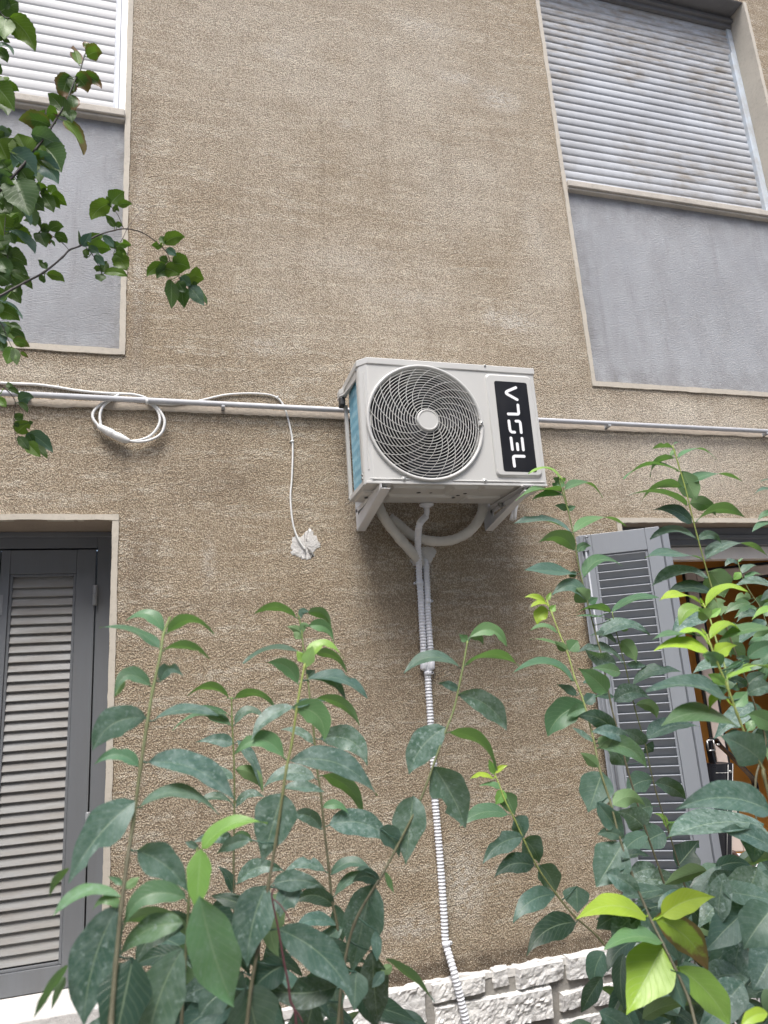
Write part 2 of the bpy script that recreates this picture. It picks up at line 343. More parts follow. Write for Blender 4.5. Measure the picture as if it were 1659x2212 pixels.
# left louvred door: shutter_door (frame) > shutter_leaf, louvers, hinge, lock_plate, sill, surround
x0,x1,z0,z1=LD; YD=.20
f=MB(); f.box(x1-.070,x1-.0006,YD,YD+.05,z0+.001,z1-.001); f.box(x0+.001,x1-.0702,YD+.0015,YD+.05,Z(.636),z1-.001); f.box(x0+.001,x1-.001,YD-.012,YD+.0014,z1-.022,z1-.0015)
f.box(x0+.001,x0+.06,YD,YD+.05,z0+.001,Z(.635)); f.box(x0+.061,x1-.0704,YD+.06,YD+.07,z0+.001,Z(.635),1)
door=f.build('shutter_door',[M['wood_door'],M['dark_gap']],bld,bevel=.0025); door['label']='closed grey louvred shutter door at left'
def leaf_panel(o, e, nrm, W_, ztop, zbot, lu0, lu1, lz0, lz1, pitch, inward, mats, parent, thick=.036, name='shutter_leaf'):
    # o: corner (x,y) of the leaf's left edge on its front face, e: unit vector along the width, nrm: unit vector to the viewer
    o=Vector((o[0],o[1],0)); e=Vector((e[0],e[1],0)); nrm=Vector((nrm[0],nrm[1],0)); up=V(0,0,1)
    def bar(u0,u1,za,zb,d0=0.,d1=None,m=0,mb=None): (mb or b).obox(o+e*u0+nrm*d0+up*za, e*(u1-u0), -nrm*(thick if d1 is None else d1), up*(zb-za), m)
    b=MB(); bar(0,lu0,zbot,ztop); bar(lu1,W_,zbot,ztop); bar(lu0+.0005,lu1-.0005,lz1,ztop-.0006,-.0008); bar(lu0+.0005,lu1-.0005,zbot+.0006,lz0,-.0008)
    # small moulding round the louvres
    q=.011
    bar(lu0+.0006,lu0+q,lz0+.0005,lz1-.0005,-.006); bar(lu1-q,lu1-.0006,lz0+.0005,lz1-.0005,-.006); bar(lu0+q+.0004,lu1-q-.0004,lz1-q,lz1-.0006,-.006); bar(lu0+q+.0004,lu1-q-.0004,lz0+.0006,lz0+q,-.006)
    leaf=b.build(name,mats[0],parent,bevel=.002)
    s=MB(); n=int((lz1-lz0-2*q)/pitch); t=.0065
    for i in range(n):
        zc=lz1-q-(i+.5)*pitch; hh=pitch*.66; dd=.0085 if not inward else .012
        # a flat board set at a slant: front edge low (outward) or high (inward)
        a=o+e*(lu0+.006)-nrm*(.0165+(-dd if not inward else dd))+up*(zc-hh)
        ax=e*(lu1-lu0-.012); sl=(-nrm*2*dd if not inward else nrm*2*dd)+up*(2*hh*.96)
        th=ax.cross(sl).normalized()*t
        if th.dot(nrm)>0: th=-th
        s.obox(a,ax,sl,th)
    s.build('louvers',mats[1],parent,bevel=.0015,seg=1)
    return leaf
LX1=x1-.0745; LW=.345
leaf_panel((LX1-LW,YD-.004),(1,0),(0,-1),LW,Z(.629),Z(-.94),.033,.274,Z(-.865),Z(.533),.0359,False,(M['wood_door'],M['wood_slat']),door)
leaf_panel((LX1-2*LW-.004,YD-.004),(1,0),(0,-1),LW,Z(.629),Z(-.94),.07,.30,Z(-.865),Z(.533),.0359,False,(M['wood_door'],M['wood_slat']),door)
for za,zb in ((.399,.482),(-.45,-.367)):
    h=MB(); xx=x1-.0725; h.tube([(xx,YD-.014,Z(za)),(xx,YD-.014,Z(za)+.004),(xx,YD-.014,Z(zb)-.004),(xx,YD-.014,Z(zb))],[.007,.0095,.0095,.007],12); h.tube([(xx,YD-.014,Z((za+zb)/2-.0025)),(xx,YD-.014,Z((za+zb)/2+.0025))],.0105,12); h.build('hinge',M['steel_grey'],door)
lp=MB(); lp.box(LX1-LW-.003+.002,LX1-LW+.016,YD-.0065,YD-.0045,Z(.375),Z(.452)); lp.disc((LX1-LW+.009,YD-.0072,Z(.40)),(0,-1,0),.003); lp.build('lock_plate',M['steel_grey'],door,bevel=.001)
surround(door,(x0,x1,Z(-.945),z1),'rt',23)
sl=MB(); sl.box(x0-.02,x1+.012,-.03,.24,Z(-1.0),Z(-.9425)); sl.build('sill',M['lime'],door,bevel=.005)

# right lower window with its folded-out shutter
x0,x1,z0,z1=RW
f=MB(); f.box(x0+.001,x1-.001,.10,.155,Z(.603),z1-.001); f.box(x0+.001,x1-.001,.088,.0998,Z(.632),Z(.655)); f.box(x0+.001,x0+.05,.102,.155,z0+.001,Z(.602)); f.box(x1-.05,x1-.001,.102,.155,z0+.001,Z(.602))
win=f.build('window',M['wood_door'],bld,bevel=.003); win['label']='open window with grey folding shutter and orange room behind, lower right'
f=MB(); f.box(x0+.052,x1-.052,.135,.19,Z(.535),Z(.6015)); f.box(x0+.052,x0+.11,.135,.19,z0+.002,Z(.5345)); f.box(x1-.11,x1-.052,.135,.19,z0+.002,Z(.5345)); f.build('frame',M['beige'],win,bevel=.004)
E_=(.8464,-.5325); N_=(-.5325,-.8464)
leaf_panel((1.766,-.05),E_,N_,.349,Z(.6215),Z(-.975),.056,.288,Z(-.884),Z(.524),.036,True,(M['wood_shut'],M['wood_shut']),win)
# second fold, from the jamb out to the first leaf
pb=(1.766+E_[0]*.349,-.05+E_[1]*.349); pj=(2.045,.06); d=Vector((pb[0]-pj[0],pb[1]-pj[1])); L=d.length; d.normalize()
leaf_panel((pb[0]+.006,pb[1]-.006),(-d.x+.06,-d.y),(-1,-.06),.30,Z(.613),Z(-.975),.05,.25,Z(-.884),Z(.52),.036,True,(M['wood_shut'],M['wood_shut']),win)
r=MB(); ee=Vector((*E_,0)); nn=Vector((*N_,0)); o=V(1.766,-.05,0)
q=lambda u,dn,z:(o+ee*u+nn*dn+V(0,0,Z(z)))
r.tube([q(.026,.008,-.97),q(.026,.008,.57)],.0055,8); r.tube(spline([q(.026,.008,.56),q(.026,.008,.60),q(.030,.010,.612),q(.042,.016,.606)]),.005,8); r.tube([q(.026,.004,.555),q(.026,.014,.555)],.012,10)
r.obox(q(.012,.0,.548),ee*.028,nn*.012,V(0,0,.012)); r.build('bolt_rod',M['wood_shut'],win)
r=MB(); r.obox(q(-.010,-.004,-.972),ee*.0102,nn*-.02,V(0,0,1.59)); r.obox(q(.006,.0008,-.972),ee*.006,nn*.005,V(0,0,1.59)); r.build('rebate_strip',M['wood_shut'],win,bevel=.001)
# room and an inward-opened sash
rm=MB(); X0,X1,Y1=1.2,5.2,1.05
rm.add([(X0,Y1,.3),(X1,Y1,.3),(X1,Y1,Z(.95)),(X0,Y1,Z(.95))],[(0,1,2,3)]); rm.add([(X1,TH+.002,.3),(X1,Y1,.3),(X1,Y1,Z(.95)),(X1,TH+.002,Z(.95))],[(3,2,1,0)]); rm.add([(X0,TH+.002,.3),(X0,Y1,.3),(X0,Y1,Z(.95)),(X0,TH+.002,Z(.95))],[(0,1,2,3)])
rm.add([(X0,TH+.002,Z(.95)),(X1,TH+.002,Z(.95)),(X1,Y1,Z(.95)),(X0,Y1,Z(.95))],[(0,1,2,3)],1); rm.add([(X0,TH+.002,.3),(X1,TH+.002,.3),(X1,Y1,.3),(X0,Y1,.3)],[(3,2,1,0)],1)
rm.build('interior_wall',[M['orange'],M['ceil']],bld,fix=False)
sx=MB(); so=V(3.36,.20,0); sa=V(-.62,.40,0).normalized(); sn=V(-sa.y,sa.x,0); SW=.66
for u0,u1,za,zb in ((0,.055,-.93,.53),(SW-.055,SW,-.93,.53),(.0555,SW-.0555,.475,.5295),(.0555,SW-.0555,-.9295,-.86)):
    sx.obox(so+sa*u0+V(0,0,Z(za)),sa*(u1-u0),sn*.05,V(0,0,zb-za))
sash=sx.build('sash',M['pinkframe'],win,bevel=.005)
sx=MB()
for u0,u1,za,zb in ((-.012,-.001,-.93,.53),(SW+.001,SW+.014,-.93,.53),(.056,.066,-.86,.475),(SW-.066,SW-.056,-.86,.475),(0,SW,.531,.544),(.056,SW-.056,.463,.474)):
    sx.obox(so+sa*u0+sn*.006+V(0,0,Z(za)),sa*(u1-u0),sn*.038,V(0,0,zb-za))
sx.build('gasket',M['gasket'],win)
surround(win,(x0,x1,z0,z1),'lrt',33)
sl=MB(); sl.box(x0-.02,x1+.02,-.03,.24,Z(-1.0),Z(-.9425)); sl.build('sill',M['lime'],win,bevel=.005)

# stone plinth
pl=MB(); rnd=random.Random(5)
pl.box(-6.9,8.9,-.027,-.001,-.2,Z(-1.062),1)
rough_strip(pl,-6.9,8.9,Z(-1.083),Z(-1.056),-.0295,-.0005,91,.009,2)
def stone(x0,x1,z0,z1,seed):
    r=random.Random(seed); st_=.0085; nx=max(6,int((x1-x0)/st_)); nz=max(6,int((z1-z0)/st_)); dep=r.uniform(.032,.042); off=V(seed*3.7,seed*1.3,0)
    sk=[r.uniform(-.010,.010) for _ in range(4)]; tx,tz=r.uniform(-.06,.06),r.uniform(-.05,.10); vs=[]
    for i in range(nx+1):
        for k in range(nz+1):
            a=i/nx; c=k/nz; x=x0+(x1-x0)*a; z=z0+(z1-z0)*c
            x+=sk[0]*(1-a)*(c-.5)+sk[1]*a*(c-.5); z+=sk[2]*(1-c)*(a-.5)+sk[3]*c*(a-.5); p=V(x,z,0)+off
            e=NZ.noise(p*22); e2=NZ.noise(p*70)
            edge=min(a*(x1-x0),(1-a)*(x1-x0),c*(z1-z0),(1-c)*(z1-z0))+.004*e+.0025*e2
            f=max(0,min(1,(edge+.001)/.007))**.6
            rdg=abs(NZ.noise(V(p.x*14+2*e,p.y*9,seed)))+.5*abs(NZ.noise(V(p.x*33,p.y*26+e,seed+5)))
            cell=NZ.cell(V(p.x*16+e*.8,p.y*13+e2*.6,seed*.37))
            vs.append((x+.003*e*(1-f),-.008-f*(dep-.009*rdg+.003*cell+tx*(x-(x0+x1)/2)+tz*(z-(z0+z1)/2)*.5+.0015*e2),z+.003*e2*(1-f)))
    pl.add(vs,[(i*(nz+1)+k,(i+1)*(nz+1)+k,(i+1)*(nz+1)+k+1,i*(nz+1)+k+1) for i in range(nx) for k in range(nz)],0,False)
def srect(x0,y0,x1,y1,seed):
    c=lambda x,y:at((1400+x/1.508)/1.8517,(3700+y/1.508)/1.8517,-.04)
    a=c(x0,y1); b=c(x1,y0); stone(a.x,b.x,a.z,b.z,seed)
def srect2(x0,x1,yt,yb,seed):
    c=lambda x,y:at((1400+x/1.508)/1.8517,(3700+y/1.508)/1.8517,-.04); m=(x0+x1)/2
    stone(c(x0,(yt+yb)/2).x,c(x1,(yt+yb)/2).x,c(m,yb).z,c(m,yt).z,seed)
for i,q in enumerate([(180,470,378,640),(492,828,318,455),(862,968,258,390),(1000,1302,222,372),(1308,1500,172,335),(512,1232,425,650),(1266,1446,385,515),(1266,1540,548,690),(1470,1690,345,490),(1520,1720,150,310)]): srect2(*q,100+i)
x=.70; i=0
while x>-1.9:
    ww=rnd.uniform(.16,.34); stone(x-ww,x-.013,Z(-1.19-rnd.uniform(0,.1)),Z(-1.09),200+i); stone(x-ww,x-.013,Z(-1.42),Z(-1.31),300+i); x-=ww; i+=1
x=1.93
while x<4.5:
    ww=rnd.uniform(.16,.34); stone(x,x+ww-.013,Z(-1.19-rnd.uniform(0,.1)),Z(-1.09),200+i); stone(x,x+ww-.013,Z(-1.42),Z(-1.31),300+i); x+=ww; i+=1
x=.70
while x<1.9:
    ww=rnd.uniform(.2,.34); stone(x,x+ww-.013,Z(-1.55),Z(-1.42),400+i); x+=ww; i+=1
pl.build('stone_plinth',[M['stone'],M['mortar'],M['lime']],bld,fix=False)
# old plaster strip behind the conduit, filler patches
st=MB(); a=at(0,872,0); b_=at(1659,944,0); rough_strip(st,-2.5,5.2,a.z-.004,a.z+.026,-.0045,.01,55,.006); M['strip']=plaster('old_plaster',(.47,.41,.34),60,.6,.5); st.build('plaster_strip',M['strip'],bld)
def blob(cx,cz,pts,seed,thick=.010):
    b=MB(); n=len(pts); R=16; vs=[(cx,-thick,cz)]
    for k in range(1,R+1):
        f=k/R
        for (dx,dz) in pts:
            p=V(cx+dx*f,0,cz+dz*f); h=thick*(.42+.55*NZ.noise(V(p.x*38,p.z*38,seed))+.5*abs(NZ.noise(V(p.x*95,p.z*80,seed+3)))); e=min(1,(1-f)/.8)
            vs.append((p.x,-max(.0006,h)*e+(.004 if k==R else -.001),p.z))
    fs=[(0,1+i,1+(i+1)%n) for i in range(n)]
    for k in range(R-1): fs+=[(1+k*n+i,1+(k+1)*n+i,1+(k+1)*n+(i+1)%n,1+k*n+(i+1)%n) for i in range(n)]
    b.add(vs,fs,0,True); return b
def blob_from(px, seed, thick=.010, lab=None):
    P=[at(x,y,0) for x,y in px]; cx=sum(p.x for p in P)/len(P); cz=sum(p.z for p in P)/len(P); pts=[]
    r=random.Random(seed)
    for i,p in enumerate(P):
        q2=P[(i+1)%len(P)]
        for k in range(5):
            t=k/5; pts.append(((p.x+(q2.x-p.x)*t-cx)+r.uniform(-.007,.007),(p.z+(q2.z-p.z)*t-cz)+r.uniform(-.005,.005)))
    o=blob(cx,cz,pts,seed,thick).build('plaster_patch',M['filler'],bld,fix=False); 
    if lab: o['label']=lab
k1=lambda x,y:(414.75+x/4,1106+y/4); k2=lambda x,y:(829.5+x/4,1106+y/4)
blob_from([k1(*p) for p in ((1020,130),(1070,200),(1120,290),(1060,345),(1050,395),(990,425),(930,400),(860,370),(845,280),(870,200),(930,215),(970,190))],1,.0042,'white filler patch round the cable end')
blob_from([k2(*p) for p in ((330,290),(440,300),(455,370),(400,450),(380,520),(340,480),(260,470),(205,420),(260,380))],2,.006,'white filler patch where the pipes enter the wall')

# ------------------------------------------------------------------ unseen block across the yard, added to shade the lower wall
ob=thing('building','plain apartment block added out of view across the yard to shade the lower wall','building',(0,-9.5,0))
b=MB(); b.box(-26,26,-20,-9.5,-.1,9.4); b.box(-26.2,26.2,-20.2,-9.3,9.401,9.65); M['shade_block']=plaster('far_plaster',(.5,.5,.49)); b.build('wall',M['shade_block'],ob)
M['shade_block_glass']=paint('dark_glass',(.04,.05,.06),.12,0)
for fl in range(3):  # windows of the added block
    for k in range(-5,6):
        b=MB(); xx=k*4.3; zz=.9+fl*3.1; b.box(xx-.75,xx+.75,-9.5,-9.46,zz,zz+1.5); wf=b.build('window',M['wood_shut'],ob); b=MB(); b.box(xx-.65,xx+.65,-9.459,-9.455,zz+.1,zz+1.4); b.build('pane',M['shade_block_glass'],wf)
# ------------------------------------------------------------------ air conditioner outdoor unit
M['ac']=paint('ac_enamel',(.55,.547,.525),.36,.05,5); M['ac_dark']=paint('ac_inside',(.015,.015,.02),.6,0); M['fan']=paint('fan_plastic',(.035,.037,.045),.45,.1)
M['black']=paint('sticker_black',(.006,.006,.008),.4,0); M['letter']=paint('sticker_white',(.84,.84,.86),.4,0); M['zinc']=paint('zinc_screw',(.45,.45,.43),.35,.2,metal=.8)
M['blackpl']=paint('black_handle',(.03,.032,.034),.5,.1); M['hole']=paint('hole_black',(.006,.006,.006),.9,0)
t=NT('coil_film'); wv=t.n('ShaderNodeTexWave'); wv.wave_type='BANDS'; wv.bands_direction='Z'; wv.inputs['Scale'].default_value=7; wv.inputs['Distortion'].default_value=2.5; wv.inputs['Detail'].default_value=3
t.l(t.coord((1,3.0,1)),wv.inputs['Vector']); c=t.mix(t.ramp(wv.outputs['Fac'],.3,.8),(.16,.43,.57),(.30,.58,.70)); c=t.mix(t.ramp(t.noise(18,4,.6),.5,.7,0,.7),c,(.08,.24,.36))
M['coil']=t.done(c,.3,t.bump(t.noise(25,4,.6,(1,1,2)),.35,.006))
AX0,AX1,AY0,AY1,AZ0,AZ1=.692,1.450,-.380,-.095,Z(.757),Z(1.268)
ac=thing('air_conditioner','white outdoor air conditioner unit with round fan grille and black logo badge','air conditioner',(AX0,AY1,AZ0))
FC=at(920.0,912.5,AY0); FR=.2375; fcx,fcz=FC.x,FC.z
# front plate with a round hole
b=MB(); n=96; ring=[]; outer=[]; rx0,rx1,rz0,rz1=AX0+.034,AX1-.006,AZ0+.003,AZ1-.026
angs=sorted([2*math.pi*k/n for k in range(n)]+[math.atan2(z-fcz,x-fcx)%(2*math.pi) for x in (rx0,rx1) for z in (rz0,rz1)])
for a in angs:
    c,s_=math.cos(a),math.sin(a); tt=min(((rx1-fcx)/c if c>1e-9 else (rx0-fcx)/c if c<-1e-9 else 9),((rz1-fcz)/s_ if s_>1e-9 else (rz0-fcz)/s_ if s_<-1e-9 else 9))
    outer.append((fcx+c*tt,AY0,fcz+s_*tt)); ring.append((fcx+c*(FR-.002),AY0,fcz+s_*(FR-.002)))
n=len(angs); b.add(outer+ring+[(x,AY0+.06,z) for x,y,z in ring],[(i,(i+1)%n,n+(i+1)%n,n+i) for i in range(n)]+[(n+i,n+(i+1)%n,2*n+(i+1)%n,2*n+i) for i in range(n)])
# chamfered front left corner, returning into the side, right side with rounded corner, bottom pan flange
def vstrip(p0,p1,z0=rz0,z1=rz1,m=0): b.add([(p0[0],p0[1],z0),(p1[0],p1[1],z0),(p1[0],p1[1],z1),(p0[0],p0[1],z1)],[(0,1,2,3)],m)
prof=[(rx0,AY0),(rx0-.006,AY0+.002),(AX0+.004,AY0+.030),(AX0,AY0+.040),(AX0,AY0+.064),(AX0+.03,AY0+.064)]
for p0,p1 in zip(prof,prof[1:]): vstrip(p0,p1)
profR=[(rx1,AY0),(AX1-.002,AY0+.0015),(AX1,AY0+.006),(AX1,AY1),(AX0+.20,AY1)]
for p0,p1 in zip(profR,profR[1:]): vstrip(p0,p1)
vstrip((AX0+.03,AY0+.064),(AX0+.03,AY1),m=1)
body=b.build('casing',[M['ac'],M['ac_dark']],ac,fix=False)
# ribs pressed in the corner post, bottom ribs, rear post
b=MB(); c0=V(rx0-.006,AY0+.002,0); c1=V(AX0+.004,AY0+.030,0); dd=(c1-c0); nn_=V(-dd.y,dd.x,0).normalized(); nn_=nn_ if nn_.x<0 else -nn_
b.obox(c0+dd*.38+V(0,0,AZ0+.055)-nn_*.001,dd*.16,nn_*.0035,V(0,0,.40)); b.obox(c0+dd*.52+V(0,0,AZ0+.055)-nn_*.001,dd*.1,nn_*.0018,V(0,0,.40))
b.box(AX0-.001,AX0+.012,AY1-.022,AY1-.001,AZ0+.002,AZ1-.09); b.box(AX0+.0005,AX0+.006,AY0+.065,AY1-.022,AZ0+.003,AZ0+.022); b.box(AX0+.0005,AX0+.006,AY0+.065,AY1-.022,AZ1-.06,AZ1-.026)
def rib(xa,xb,xs,z): 
    b.tube([(xa,AY0-.0008,z),(xb,AY0-.0008,z)],.0032,8); b.tube([(xs,AY0+.002,z+.002),(xs,AY0-.0025,z+.002),(xs,AY0-.0035,z+.002)],[.011,.0105,.0075],18)
cr1=lambda x,y,Y=AY0:at((1300+x/1.7281)/1.8517,(1380+y/1.7281)/1.8517,Y)
r0=cr1(310,922); r1=cr1(585,930); rs=cr1(546,928); rib(r0.x,r1.x,rs.x,(r0.z+r1.z)/2)
r0=cr1(885,938); r1=cr1(1520,950); rs=cr1(1104,941); rib(r0.x,r1.x,rs.x,(r0.z+r1.z)/2)
rb=b.build('casing_rib',M['ac'],ac,bevel=.0015)
# lid
b=MB(); b.box(rx0-.004,AX1+.004,AY0-.0045,AY1+.004,AZ1-.0255,AZ1+.0035); 
b.v=[]; b.f=[]; b.m=[]; b.sm=[]
lp_=[(rx0-.003,AY0-.0045),(AX1+.0035,AY0-.0045),(AX1+.0035,AY1+.004),(AX0-.0035,AY1+.004),(AX0-.0035,AY0+.034)]
b.prism([(x,y,AZ1-.0255) for x,y in lp_],(0,0,.029)); b.build('lid',M['ac'],ac,bevel=.004,seg=3)
# screws
def screw(p,nr=(0,-1,0),r=.0052,par=None):
    b=MB(); p=Vector(p); nr=Vector(nr); b.tube([p,p+nr*.0022,p+nr*.0022,p+nr*.005],[r,r,r*.72,r*.55],12); b.build('screw',M['zinc'],par or ac)
s=cr1(1104,143,AY0-.0045); screw((s.x,AY0-.0045,s.z)); s=cr1(546,928); screw((s.x,AY0-.003,s.z),r=.006); s=cr1(1104,941); screw((s.x,AY0-.003,s.z),r=.006)
for z in (.03,.045,.48): screw((AX0,AY0+.053,AZ0+z),(-1,0,0),.006)
for z in (.012,.41): screw((AX0-.001,AY1-.012,AZ0+z),(-1,0,0),.006)
s=cr1(519,880); screw((s.x,AY0,s.z),r=.0022)
screw((AX0+.01,AY0+.032,AZ1-.012),(-.7,-.7,0),.005)
# side opening: coil under blue film, black gap, handle
b=MB(); b.add([(AX0+.012,AY0+.0645,AZ0+.022),(AX0+.012,AY1-.048,AZ0+.022),(AX0+.012,AY1-.048,AZ1-.05),(AX0+.012,AY0+.0645,AZ1-.05)],[(0,1,2,3)]); b.box(AX0+.0125,AX0+.028,AY0+.0646,AY1-.047,AZ0+.0225,AZ1-.0505)
b.build('coil',M['coil'],ac,fix=False)
hn=MB(); hp=[(AX0-.0005,AY0+.10),(AX0-.012,AY1-.06),(AX0-.026,AY1-.035),(AX0-.026,AY1+.002),(AX0,AY1+.002)]
hn.prism([(x,y,AZ1-.062) for x,y in hp],(0,0,.010)); hn.prism([(x,y,AZ1-.0525) for x,y in hp[1:]],(0,0,.026)); hn.build('side_handle',[M['ac']],ac,bevel=.003)
hn=MB(); hn.box(AX0-.024,AX0-.002,AY1-.045,AY1-.001,AZ1-.10,AZ1-.0625); hn.build('handle_recess',M['blackpl'],ac,bevel=.006)
# cavity and fan
b=MB(); n=64; vs=[]
for y,r in ((AY0+.02,FR-.001),(AY0+.19,FR-.001)): vs+=[(fcx+math.cos(2*math.pi*k/n)*r,y,fcz+math.sin(2*math.pi*k/n)*r) for k in range(n)]
b.add(vs,[(k,(k+1)%n,n+(k+1)%n,n+k) for k in range(n)]); b.disc((fcx,AY0+.19,fcz),(0,-1,0),FR); b.build('fan_shroud',M['ac_dark'],ac,fix=False)
b=MB(); b.tube([(fcx,AY0+.16,fcz),(fcx,AY0+.075,fcz),(fcx,AY0+.068,fcz)],[.05,.05,.03],24)
for q_ in range(3):
    vs=[]; nr_,na=8,10
    for i in range(nr_+1):
        for k in range(na+1):
            r=.045+(.222-.045)*i/nr_; a=q_*2*math.pi/3+.5+(k/na-.5)*(1.15+.35*i/nr_)+.5*i/nr_; y=AY0+.115+.075*(k/na-.5)
            vs.append((fcx+r*math.cos(a),y,fcz+r*math.sin(a)))
    b.add(vs,[(i*(na+1)+k,(i+1)*(na+1)+k,(i+1)*(na+1)+k+1,i*(na+1)+k+1) for i in range(nr_) for k in range(na)],0,True)
b.build('fan',M['fan'],ac,fix=False)
# grille: rim, rings, spiral arms, hub
def dome(r): return AY0-.004-.020*(1-(r/FR)**2)
b=MB(); n=96
profile=[(FR+.006,AY0+.0005),(FR+.006,AY0-.007),(FR+.003,AY0-.0105),(FR-.003,AY0-.0105),(FR-.007,AY0-.006),(FR-.010,AY0+.012)]
vs=[(fcx+math.cos(2*math.pi*k/n)*r,y,fcz+math.sin(2*math.pi*k/n)*r) for r,y in profile for k in range(n)]
b.add(vs,[(i*n+k,i*n+(k+1)%n,(i+1)*n+(k+1)%n,(i+1)*n+k) for i in range(len(profile)-1) for k in range(n)],0,True)
def ringband(r,y,wd,dp):
    pr=[(r-wd,y+.001),(r,y-.0008),(r+wd,y+.001),(r+wd*.8,y+dp),(r-wd*.8,y+dp)]
    vs=[(fcx+math.cos(2*math.pi*k/n)*rr,yy,fcz+math.sin(2*math.pi*k/n)*rr) for rr,yy in pr for k in range(n)]; K=len(pr)
    b.add(vs,[(i*n+k,i*n+(k+1)%n,((i+1)%K)*n+(k+1)%n,((i+1)%K)*n+k) for i in range(K) for k in range(n)],0,True)
NR=15; r=.0505; step=(FR-.016-.0505)/NR
for i in range(NR+1): ringband(.0505+step*i,dome(.0505+step*i),.0015,.0035)
NA=24
for a in range(NA):
    A0=2*math.pi*a/NA; pts=[]; rs=.043 if a%2==0 else .095
    for k in range(25):
        t_=k/24; r=rs+(FR-.006-rs)*t_; u_=(r-.043)/(FR-.043); ang=A0-1.25*(u_**.8); pts.append(V(fcx+r*math.cos(ang),dome(r)-.0006,fcz+r*math.sin(ang)))
    # thin upright strip
    vs=[]
    for k,p in enumerate(pts):
        tng=(pts[min(k+1,24)]-pts[max(k-1,0)]).normalized(); sd_=tng.cross(V(0,1,0)).normalized()*.0007
        vs+=[p+sd_,p-sd_,p-sd_+V(0,.006,0),p+sd_+V(0,.006,0)]
    b.add(vs,[(k*4+j,k*4+(j+1)%4,k*4+4+(j+1)%4,k*4+4+j) for k in range(24) for j in range(4)],0,False)
lat=[(.0455,.012),(.0455,.0005),(.0435,-.0045),(.0415,-.0062),(.0385,-.0062),(.0370,-.0048),(.0368,-.0042)]; n=48
vs=[(fcx+math.cos(2*math.pi*k/n)*r,dome(0)+y,fcz+math.sin(2*math.pi*k/n)*r) for r,y in lat for k in range(n)]; b.add(vs,[(i*n+k,i*n+(k+1)%n,(i+1)*n+(k+1)%n,(i+1)*n+k) for i in range(len(lat)-1) for k in range(n)],0,False); b.add(vs[-n:],[tuple(range(n))])
bx=MB(); g_=b.build('fan_grille',M['ac'],ac,fix=True)
s=cr1(1073,548); b=MB(); b.box(s.x-.010,s.x+.010,AY0-.0135,AY0-.001,s.z-.009,s.z+.009); gc=b.build('grille_clip',M['ac'],g_,bevel=.0015); screw((s.x,AY0-.0135,s.z),r=.005,par=g_)
# raised badge panel, sticker, lettering
crb=lambda x,y,Y:at((1930+x/2.8867)/1.8517,(1480+y/2.8867)/1.8517,Y)
def rounded(pts,rad,n=6):
    out=[]; N=len(pts)
    for i in range(N):
        p=pts[i]; a=(pts[i-1]-p).normalized(); c=(pts[(i+1)%N]-p).normalized()
        for k in range(n+1):
            t_=k/n; out.append(p+a*rad*(1-t_)**2+c*rad*t_**2)
    return out
def plate(mb,pts,rad,y0,y1,inset,m=0):
    P=rounded(pts,rad); c=sum(P,V(0,0,0))/len(P); n=len(P); inn=[p+(c-p).normalized()*inset for p in P]
    vs=[V(p.x,y0,p.z) for p in P]+[V(p.x,y0+(y1-y0)*.55,p.z)*1 for p in [p+(c-p).normalized()*inset*.25 for p in P]]+[V(p.x,y1,p.z) for p in inn]
    mb.add(vs,[(j*n+i,j*n+(i+1)%n,(j+1)*n+(i+1)%n,(j+1)*n+i) for j in (0,1) for i in range(n)],m,True); mb.add(vs[2*n:],[tuple(range(n))],m)
b=MB(); yb=AY0-.009
plate(b,[crb(22,42,AY0),crb(545,75,AY0),crb(690,1245,AY0),crb(158,1240,AY0)],.022,AY0+.0005,yb,.010); pan=b.build('badge_panel',M['ac'],ac)
b=MB(); plate(b,[crb(131,124,yb),crb(507,148,yb),crb(632,1182,yb),crb(247,1170,yb)],.011,yb+.0003,yb-.0008,.0004); st_=b.build('badge',M['black'],pan)
b=MB(); yl=yb-.0010
def stroke(*pp,wd=.0062):
    P=[crb(x,y,yl) for x,y in pp]; P=spline(P,1) if len(P)==2 else P
    for a,c in zip(P,P[1:]):
        t_=(c-a).normalized(); s_=V(-t_.z,0,t_.x)*wd; L=[]
        for k in range(9): an=math.pi/2+math.pi*k/8; L.append(a+s_*math.sin(an)+t_*wd*math.cos(an))
        for k in range(9): an=-math.pi/2+math.pi*k/8; L.append(c+s_*math.sin(an)+t_*wd*math.cos(an))
        LL=[V(p.x,yl-.00002*stroke.i,p.z) for p in L]; stroke.i+=1; b.add(LL,[tuple(range(len(LL)))])
stroke.i=0
def curve3(p,q_,r_,n=5): return [(p[0]*(1-t)**2+2*q_[0]*t*(1-t)+r_[0]*t*t, p[1]*(1-t)**2+2*q_[1]*t*(1-t)+r_[1]*t*t) for t in [k/n for k in range(n+1)]]
stroke((384,203),*curve3((290,243),(255,262),(290,281)),(400,342))
stroke((408,405),*curve3((417,490),(419,510),(402,510)),(298,508))
stroke((304,588),*curve3((316,680),(322,716),(345,717)),(370,718)); stroke((386,591),*curve3((415,591),(432,593),(436,620)),(447,722))
stroke((328,786),(345,917)); stroke((400,852),(408,920)); stroke((456,790),(471,922))
stroke((480,997),*curve3((380,995),(355,995),(357,1020)),(369,1110))
b.build('badge_lettering',M['letter'],pan,fix=False)
